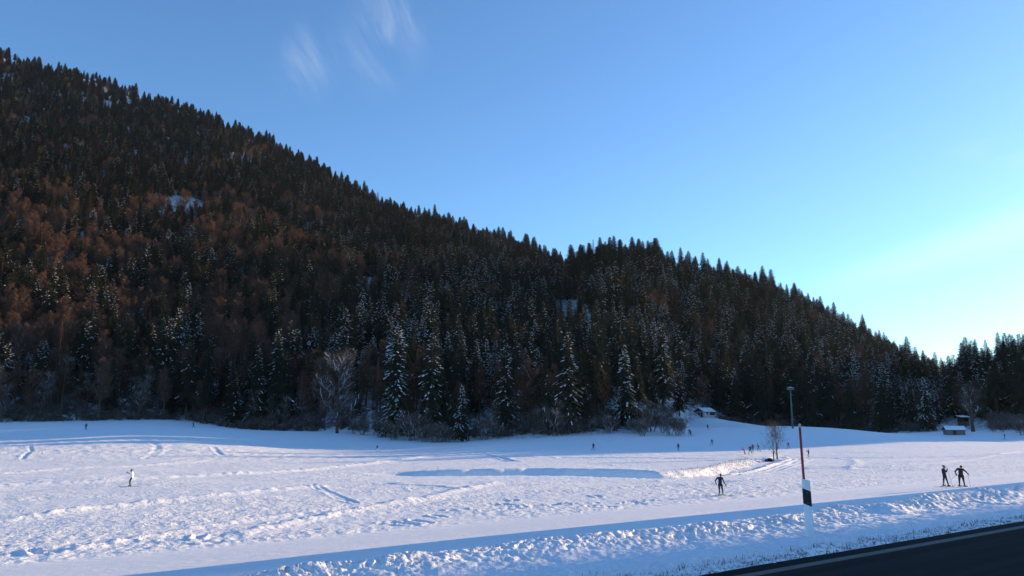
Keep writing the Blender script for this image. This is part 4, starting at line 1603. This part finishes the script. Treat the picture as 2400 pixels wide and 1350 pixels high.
def person(name_label, px, py, Y, pose, top, legs, hairm, flip=False, h=1.74, near=False, boots='boot', bun=False, hat=None, skis=None, poles=None, turn=0.0, extra=None, torso=1.0, ski_mat='ski', ski_text='', pole_text=''):
    J = dict(J0)
    J.update(POSES[pose])
    J = {k: Vector(v) for k, v in J.items()}
    if flip:
        for v in J.values():
            v.x = -v.x
        for a, b in (('sl', 'sr'), ('el', 'er'), ('hl', 'hr'), ('pl', 'pr'), ('kl', 'kr'), ('al', 'ar')):
            J[a], J[b] = J[b], J[a]
    if Y is None:
        p = hit(px, py)
    else:
        d = pix_dir(px, py)
        p = np.array([d[0] / d[1] * Y, Y, 0])
    x, y = float(p[0]), float(p[1])
    z = gz(x, y) + .02
    k = h / 1.74
    view = -math.atan2(x, y)              # poses are given as seen from the camera's side
    root_rot = view + turn
    bm = bmesh.new()
    face = J.pop('face').normalized()
    pel = (J['pl'] + J['pr']) / 2
    chest = (J['sl'] + J['sr']) / 2
    T = torso
    capsule(bm, pel + Vector((0, 0, .02)), chest * .55 + pel * .45, .145 * T, .145 * T, 14)
    capsule(bm, chest * .55 + pel * .45, chest - Vector((0, 0, .06)), .145 * T, .150 * T, 14)
    capsule(bm, J['sl'] * .86 + chest * .14, J['sr'] * .86 + chest * .14, .088, .088, 12)
    capsule(bm, chest + Vector((0, 0, .0)), J['neck'], .10, .062, 12)
    capsule(bm, J['neck'], J['head'] - Vector((0, 0, .06)), .058, .058, 12)
    rot = face.to_track_quat('Y', 'Z').to_matrix().to_4x4()
    ellipsoid(bm, J['head'], (.082, .102, .122), rot)
    ellipsoid(bm, J['head'] + rot.to_3x3() @ Vector((0, .035, -.065)), (.055, .062, .058), rot)       # jaw
    if near:
        R3 = rot.to_3x3()
        capsule(bm, J['head'] + R3 @ Vector((0, .095, .015)), J['head'] + R3 @ Vector((0, .122, -.022)), .010, .016, 8)   # nose
        for sx in (-1, 1):
            ellipsoid(bm, J['head'] + R3 @ Vector((sx * .084, -.005, -.005)), (.012, .022, .034), rot)                  # ears
        capsule(bm, J['head'] + R3 @ Vector((-.02, .092, -.062)), J['head'] + R3 @ Vector((.02, .092, -.062)), .009, .009, 6)  # mouth
    arms = []
    for s_, e_, h_ in (('sl', 'el', 'hl'), ('sr', 'er', 'hr')):
        capsule(bm, J[s_], J[e_], .068, .054, 10)
        capsule(bm, J[e_], J[h_], .052, .038, 10)
        d = (J[h_] - J[e_]).normalized()
        capsule(bm, J[h_], J[h_] + d * .055, .036, .040, 8)
        if near:
            side = d.cross(Vector((0, 0, 1)))
            side = side.normalized() if side.length > .1 else Vector((1, 0, 0))
            nrm = side.cross(d).normalized()
            for f in range(4):                                          # curled fingers round the grip, thumb at the side
                o = J[h_] + d * .075 + side * (.030 - .02 * f)
                t1 = o + d * (.035 - .005 * abs(f - 1)) - nrm * .012
                capsule(bm, o, t1, .013, .012, 6)
                capsule(bm, t1, t1 - nrm * .035 - d * .008, .012, .011, 6)
            capsule(bm, J[h_] + d * .02 + side * .035, J[h_] + d * .06 + side * .058 - nrm * .02, .013, .011, 6)
    fdir = Vector((face.x, face.y, 0)).normalized() if Vector((face.x, face.y, 0)).length > .1 else Vector((0, 1, 0))
    feet = []
    for p_, k_, a_ in (('pl', 'kl', 'al'), ('pr', 'kr', 'ar')):
        capsule(bm, J[p_], J[k_], .098 * T, .066, 12)
        capsule(bm, J[k_], J[a_], .062, .046, 12)
        ft = skis[0 if p_ == 'pl' else 1] if skis else None
        fd = Vector((math.cos(ft), math.sin(ft), 0)) if ft is not None else fdir
        a = J[a_]
        capsule(bm, Vector((a.x, a.y, .07)) - fd * .07, Vector((a.x, a.y, .065)) + fd * .17, .050, .040, 10)
        feet.append((Vector((a.x, a.y, a.z - .10)), fd))
    me = bpy.data.meshes.new('body_raw')
    bm.to_mesh(me)
    bm.free()
    tmp = bpy.data.objects.new('tmp', me)
    COL.objects.link(tmp)
    md = tmp.modifiers.new('r', 'REMESH')
    md.mode = 'VOXEL'
    md.voxel_size = .011 if near else .026
    sm = tmp.modifiers.new('s', 'SMOOTH')
    sm.factor = .5
    sm.iterations = 2 if near else 1
    dg = bpy.context.evaluated_depsgraph_get()
    body_me = bpy.data.meshes.new_from_object(tmp.evaluated_get(dg))
    bpy.data.objects.remove(tmp)
    bpy.data.meshes.remove(me)
    # cloth and skin by region
    body_me.materials.clear()
    for mn in (top, legs, 'skin', boots, 'dark'):
        body_me.materials.append(M[mn])
    n = len(body_me.polygons)
    cen = np.zeros(n * 3)
    body_me.polygons.foreach_get('center', cen)
    cen = cen.reshape(-1, 3)

    def segd(a, b):
        a, b = np.array(a), np.array(b)
        d = b - a
        t = np.clip(((cen - a) @ d) / (d @ d + 1e-9), 0, 1)
        return np.linalg.norm(cen - a - t[:, None] * d, axis=1)
    dl = np.min([segd(J['pl'], J['kl']), segd(J['pr'], J['kr']), segd(J['kl'], J['al']), segd(J['kr'], J['ar'])], 0) - .07
    da = np.min([segd(J['sl'], J['el']), segd(J['el'], J['hl']), segd(J['sr'], J['er']), segd(J['er'], J['hr'])], 0) - .05
    dt = segd(pel + Vector((0, 0, .0)), chest) - .145 * T
    idx = np.where(np.minimum(da, dt) < dl, 0, 1)
    idx = np.where((cen[:, 2] < pel.z - .06) & (da > .02), 1, idx)
    hd = np.linalg.norm(cen - np.array(J['head']), axis=1)
    idx = np.where((hd < .16) & (cen[:, 2] > J['neck'].z - .01), 2, idx)
    idx = np.where(cen[:, 2] < .135, 3, idx)
    for h_, e_ in (('hl', 'el'), ('hr', 'er')):
        idx = np.where((np.linalg.norm(cen - np.array(J[h_] + (J[h_] - J[e_]).normalized() * .06), axis=1) < .085), 4, idx)
    body_me.polygons.foreach_set('material_index', idx.astype(np.int32))
    body_me.polygons.foreach_set('use_smooth', np.ones(n, bool))
    body_me.update()
    root = empty('person', (x, y, z), root_rot, k)
    tag(root, name_label, 'person', None)
    add('body', body_me, root)
    # hair or cap
    R3 = rot.to_3x3()
    bm = bmesh.new()
    ellipsoid(bm, J['head'] + R3 @ Vector((0, -.018, .028)), (.092, .104, .108), rot)
    if bun:
        ellipsoid(bm, J['head'] + R3 @ Vector((0, -.10, .085)), (.055, .055, .055), rot)
    if hat == 'tail':
        capsule(bm, J['head'] + R3 @ Vector((0, -.09, .06)), J['head'] + R3 @ Vector((0, -.20, .03)), .035, .02, 8)
    geom = [v for v in bm.verts if (v.co - J['head']).dot(R3 @ Vector((0, 1, 0))) > .045 and (v.co - J['head']).dot(R3 @ Vector((0, 0, 1))) < .055]
    bmesh.ops.delete(bm, geom=geom, context='VERTS')
    bm_obj('cap' if hat == 'cap' else 'hair', bm, M[hairm], root, smooth=True)
    W = Matrix.Translation((x, y, z)) @ Matrix.Rotation(root_rot, 4, 'Z') @ Matrix.Scale(k, 4)
    if skis:
        for (f, fd), ang in zip(feet, skis):
            c = W @ Vector((f.x, f.y, 0))
            ski(c, root_rot + ang, 1.88 if h > 1.5 else 1.4, f.z, 'thin cross-country ski under the ' + ski_text, 'skis of the ' + ski_text, ski_mat, near)
    for hand, tipx, tipy, tipz in poles or ():
        a = W @ (J[hand] + Vector((0, 0, .04)))
        b = W @ Vector((tipx, tipy, tipz))
        if tipz <= .01:
            b.z = gz(b.x, b.y)
        pole(a, b, 'slim ski pole held by the ' + pole_text, 'ski poles of the ' + pole_text)
    return root


def ski(c, ang, L, lift, label, group, mat, near):
    """a thin board with a turned-up tip, lying on the snow under one boot"""
    n = 15
    vs, fs = [], []
    uu = -L * .45 + L * np.arange(n) / (n - 1)
    gx, gy = c.x + uu * math.cos(ang), c.y + uu * math.sin(ang)
    gzs = base_z(gx, gy) + detail(gx, gy)[0]
    for i in range(n):
        t = i / (n - 1)
        u = -L * .45 + L * t
        up = .0 if t < .86 else .16 * ((t - .86) / .14) ** 2
        up += .012 * max(0, (.06 - t) / .06)
        wv = .026 * (1 if t < .88 else 1 - .75 * ((t - .88) / .12) ** 2)
        x, y = c.x + u * math.cos(ang), c.y + u * math.sin(ang)
        z = float(gzs[i]) * .35 + c.z * .65 - .012 + up + max(0, lift) * .9
        nx, ny = -math.sin(ang) * wv, math.cos(ang) * wv
        vs += [(x + nx, y + ny, z), (x - nx, y - ny, z), (x - nx, y - ny, z + .014), (x + nx, y + ny, z + .014)]
        if i:
            b = 4 * i
            for k in range(4):
                fs.append((b - 4 + k, b - 4 + (k + 1) % 4, b + (k + 1) % 4, b + k))
    fs += [(3, 2, 1, 0), (4 * n - 4, 4 * n - 3, 4 * n - 2, 4 * n - 1)]
    me = mesh_np('ski', np.array(vs) - np.array(c), fs, [M[mat]])
    tag(add('ski', me, None, c), label, 'ski', group)


def pole(a, b, label, group):
    r = empty('ski_pole', b)
    tag(r, label, 'ski pole', group)
    a, b = Vector(a), Vector(b)
    d = a - b
    bm = bmesh.new()
    bm_tube(bm, [(0, 0, 0), d * .5, d * .93], [.006, .0085, .009], 6)
    bm_obj('shaft', bm, M['shaft'], r)
    bm = bmesh.new()
    bm_tube(bm, [d * .93, d * 1.03], [.016, .017], 8)
    bm_obj('grip', bm, M['dark'], r)
    bm = bmesh.new()
    bm_tube(bm, [d.normalized() * .05, d.normalized() * .065, d.normalized() * .10], [.045, .04, .01], 10)
    bm_obj('basket', bm, M['dark'], r)


person('skier in a tight navy suit gliding on the groomed track', 1690, 1164, None, 'glide', 'navy', 'navy', 'dark', near=True, boots='paleboot', hat='cap', h=1.76,
       skis=(.10, .18), poles=(('hl', -1.22, .1, 0), ('hr', .02, .75, 0)), ski_text='skier in the navy suit', pole_text='skier in the navy suit')
person('skier with a brown hair bun standing with one hand at the mouth', 2217, 1142, None, 'stand_side', 'navy', 'charcoal', 'hairbrown', near=True, bun=True, h=1.72,
       skis=(.55, .65), poles=(('hr', .50, -.25, 0), ('hl', -.30, .2, 0)), ski_text='skier with the hair bun', pole_text='skier with the hair bun')
person('stooping skier in dark jacket and loose maroon trousers leaning on poles', 2255, 1143, None, 'bend', 'charcoal', 'maroon', 'dark', near=True, h=1.78, torso=1.12, hat='cap',
       skis=(.15, .05), poles=(('hl', -1.12, -.1, 0), ('hr', .55, -.35, 0)), ski_mat='redski', ski_text='stooping skier in maroon trousers', pole_text='stooping skier in maroon trousers')
person('skier in a white jacket and black tights holding both hands up', 305, 1141, None, 'photo', 'whitecloth', 'dark', 'hair', near=True, h=1.70, hat='tail',
       skis=(math.pi + .05, math.pi - .05), ski_text='skier in the white jacket')
FAR = [
    ('small skier in a red top crouching forward near the ditch', 1744, 1067, None, 'lean', 'redcloth', 'dark', 1.50, False, 'skier in the red top'),
    ('skier in dark clothes standing legs apart behind the one in red', 1759, 1066, None, 'wide', 'dark', 'dark', 1.76, False, 'skier standing legs apart'),
    ('skier in a blue-black jacket and pale trousers beside the one standing legs apart', 1765, 1060, None, 'stand', 'blue', 'greycloth', 1.76, False, 'skier in the blue-black jacket'),
    ('skier in a dark jacket skiing away between the group and the young trees', 1778, 1058, None, 'stride', 'charcoal', 'greycloth', 1.76, False, 'skier leaving the group'),
    ('skier in a purple-red top kicking one leg out right of the young trees', 1848, 1053, None, 'skate', 'purple', 'greycloth', 1.74, False, 'skier in the purple-red top'),
    ('skier in olive-black reaching forward just right of the red stake', 1895, 1072, None, 'photo', 'olive', 'dark', 1.74, False, 'skier in olive-black'),
    ('lone dark skier standing where the shade meets the lit field', 1391, 1056, None, 'skate', 'dark', 'dark', 1.76, True, 'lone dark skier at the edge of the shade'),
    ('lone blue-black skier at the foot of the ski slope', 1590, 1056, None, 'stand', 'blue', 'dark', 1.72, False, 'blue-black skier at the slope foot'),
    ('dark blue skier skating up the shaded slope in long strides', 1669, 1044, None, 'skate', 'blue', 'dark', 1.74, True, 'skier skating up the slope'),
    ('upper skier of the overlapping pair beside the last shrub', 1616, 1019, None, 'wide', 'navy', 'navy', 1.74, False, 'upper skier of the pair'),
    ('lower skier of the overlapping pair beside the last shrub', 1619, 1023, None, 'skate', 'blue', 'navy', 1.74, False, 'lower skier of the pair'),
    ('dark skier climbing highest on the slope below the hut', 1659, 1007, None, 'skate', 'navy', 'dark', 1.74, False, 'skier below the hut'),
    ('skier half hidden behind the crest of the slope past the pole', 1928, 1001, None, 'wide', 'dark', 'dark', 1.74, False, 'skier at the crest'),
    ('distant skier standing upright on the crest near the low shed', 2102, 1016, None, 'stand', 'dark', 'dark', 1.74, False, 'skier near the shed'),
    ('distant skier with outstretched arms on the lit strip by the woods', 2355, 1030, None, 'photo', 'navy', 'dark', 1.74, False, 'skier by the woods'),
    ('skier with white trousers in the shade below the frosted tree', 884, 1059, None, 'skate', 'navy', 'whitecloth', 1.74, False, 'skier in white trousers'),
    ('black-clad skier standing upright on top of the left knoll', 201, 1007, None, 'stand', 'dark', 'dark', 1.76, False, 'skier on the knoll'),
    ('dark skier walking along the forest edge behind the knoll', 453, 1002, None, 'stride', 'dark', 'dark', 1.76, False, 'skier behind the knoll'),
    ('tiny dark skier at the forest edge where the knoll falls away', 597, 1007, None, 'stand', 'dark', 'dark', 1.76, False, 'tiny skier at the forest edge'),
]
for lab, px, py, Y, pose, top, legs, h, fl, txt in FAR:
    ang = {'lean': math.pi, 'photo': math.pi, 'stride': math.pi}.get(pose, math.pi / 2)
    person(lab, px, py, Y, pose, top, legs, 'hair', flip=fl, h=h, skis=(ang + .15, ang - .2), ski_text=txt)


# ------------------------------------------------------------------ dry grass, dark scraps of turf
def tufts(name, label, pts, hmin, hmax, blades, width, spread, seed, lean=(.1, .7), mat='grass'):
    q = np.random.RandomState(seed)
    vs, fs = [], []
    pts = np.asarray(pts)
    z = base_z(pts[:, 0], pts[:, 1]) + detail(pts[:, 0], pts[:, 1])[0]
    for (x, y), zz in zip(pts, z):
        for b in range(blades):
            a = q.uniform(0, 6.28)
            h = q.uniform(hmin, hmax)
            bx, by = x + q.normal(0, spread), y + q.normal(0, spread)
            ln = q.uniform(*lean)
            lx, ly = math.cos(a) * h * ln, math.sin(a) * h * ln
            wx, wy = -math.sin(a) * width, math.cos(a) * width
            n = len(vs)
            vs += [(bx + wx, by + wy, zz - .05), (bx - wx, by - wy, zz - .05), (bx + lx, by + ly, zz + h)]
            fs.append((n, n + 1, n + 2))
    o = add(name, mesh_np(name, vs, fs, [M[mat]]))
    return tag(o, label, 'grass', kind='stuff')


q = np.random.RandomState(17)
gp = []
for i in range(len(DITCH) - 1):
    a, b = DITCH[i], DITCH[i + 1]
    L = np.hypot(*(b - a))
    if L < .01:
        continue
    rel = i / (len(DITCH) - 1)
    dens = 8.0 if rel < .38 else (4 if rel < .48 else .12)
    nrm = np.array([-(b - a)[1], (b - a)[0]]) / L
    if nrm[1] < 0:
        nrm = -nrm
    for k in range(int(L * dens + q.rand())):
        gp.append(a + (b - a) * q.rand() + nrm * (q.uniform(.6, 4.2) if rel < .48 else 2.8 + abs(q.normal(0, .6))))
tufts('ditch_grass', 'dry brown grass along the far bank of the ditch', gp, .08, .38, 4, .018, .25, 5)
vp = []
for k in range(2400):
    a_ = q.uniform(-4, 60) if k % 3 else q.uniform(-4, 16)
    s_ = 6.34 + abs(q.normal(0, .22)) + (1.3 * q.rand() if q.rand() < .12 else 0)
    vp.append((RX * a_ + NX * s_, RY * a_ + NY * s_))
tufts('verge_grass', 'flattened dry grass poking through dirty snow at the road edge', vp, .012, .035, 5, .006, .09, 6, (.8, 3.5), 'turf')
ep = []
for k in range(520):
    u_ = q.uniform(-.68, .62)
    y_ = float(np.interp(u_, UT, T_DB)) + q.normal(-1.5, 1.5)
    ep.append((u_ * y_, y_))
tufts('forest_edge_grass', 'dead stalks and scraps of turf along the foot of the forest', ep, .2, .9, 5, .03, .5, 7)


# ------------------------------------------------------------------ thin winter air
def haze():
    bm = bmesh.new()
    bmesh.ops.create_cube(bm, size=1.0, matrix=Matrix.Translation((0, 0, (HZ_TOP - 26) / 2)) @ Matrix.Diagonal((6300, 6300, HZ_TOP + 26, 1)))
    m = bpy.data.materials.new('haze')
    m.use_nodes = True
    t = m.node_tree
    t.nodes.remove(t.nodes['Principled BSDF'])
    v = t.nodes.new('ShaderNodeVolumePrincipled')
    v.inputs['Color'].default_value = (.60, .78, 1.0, 1)
    v.inputs['Density'].default_value = HAZE
    v.inputs['Anisotropy'].default_value = .35
    t.links.new(v.outputs[0], t.nodes['Material Output'].inputs['Volume'])
    o = bm_obj('haze', bm, m)
    tag(o, 'thin bluish winter haze filling the valley', 'haze', kind='stuff')


_co = np.zeros(len(ground.data.vertices) * 3, dtype=np.float32)
ground.data.vertices.foreach_get('co', _co)
HZ_TOP = float(_co[2::3].max()) + 40
HAZE = 1.8e-5
haze()
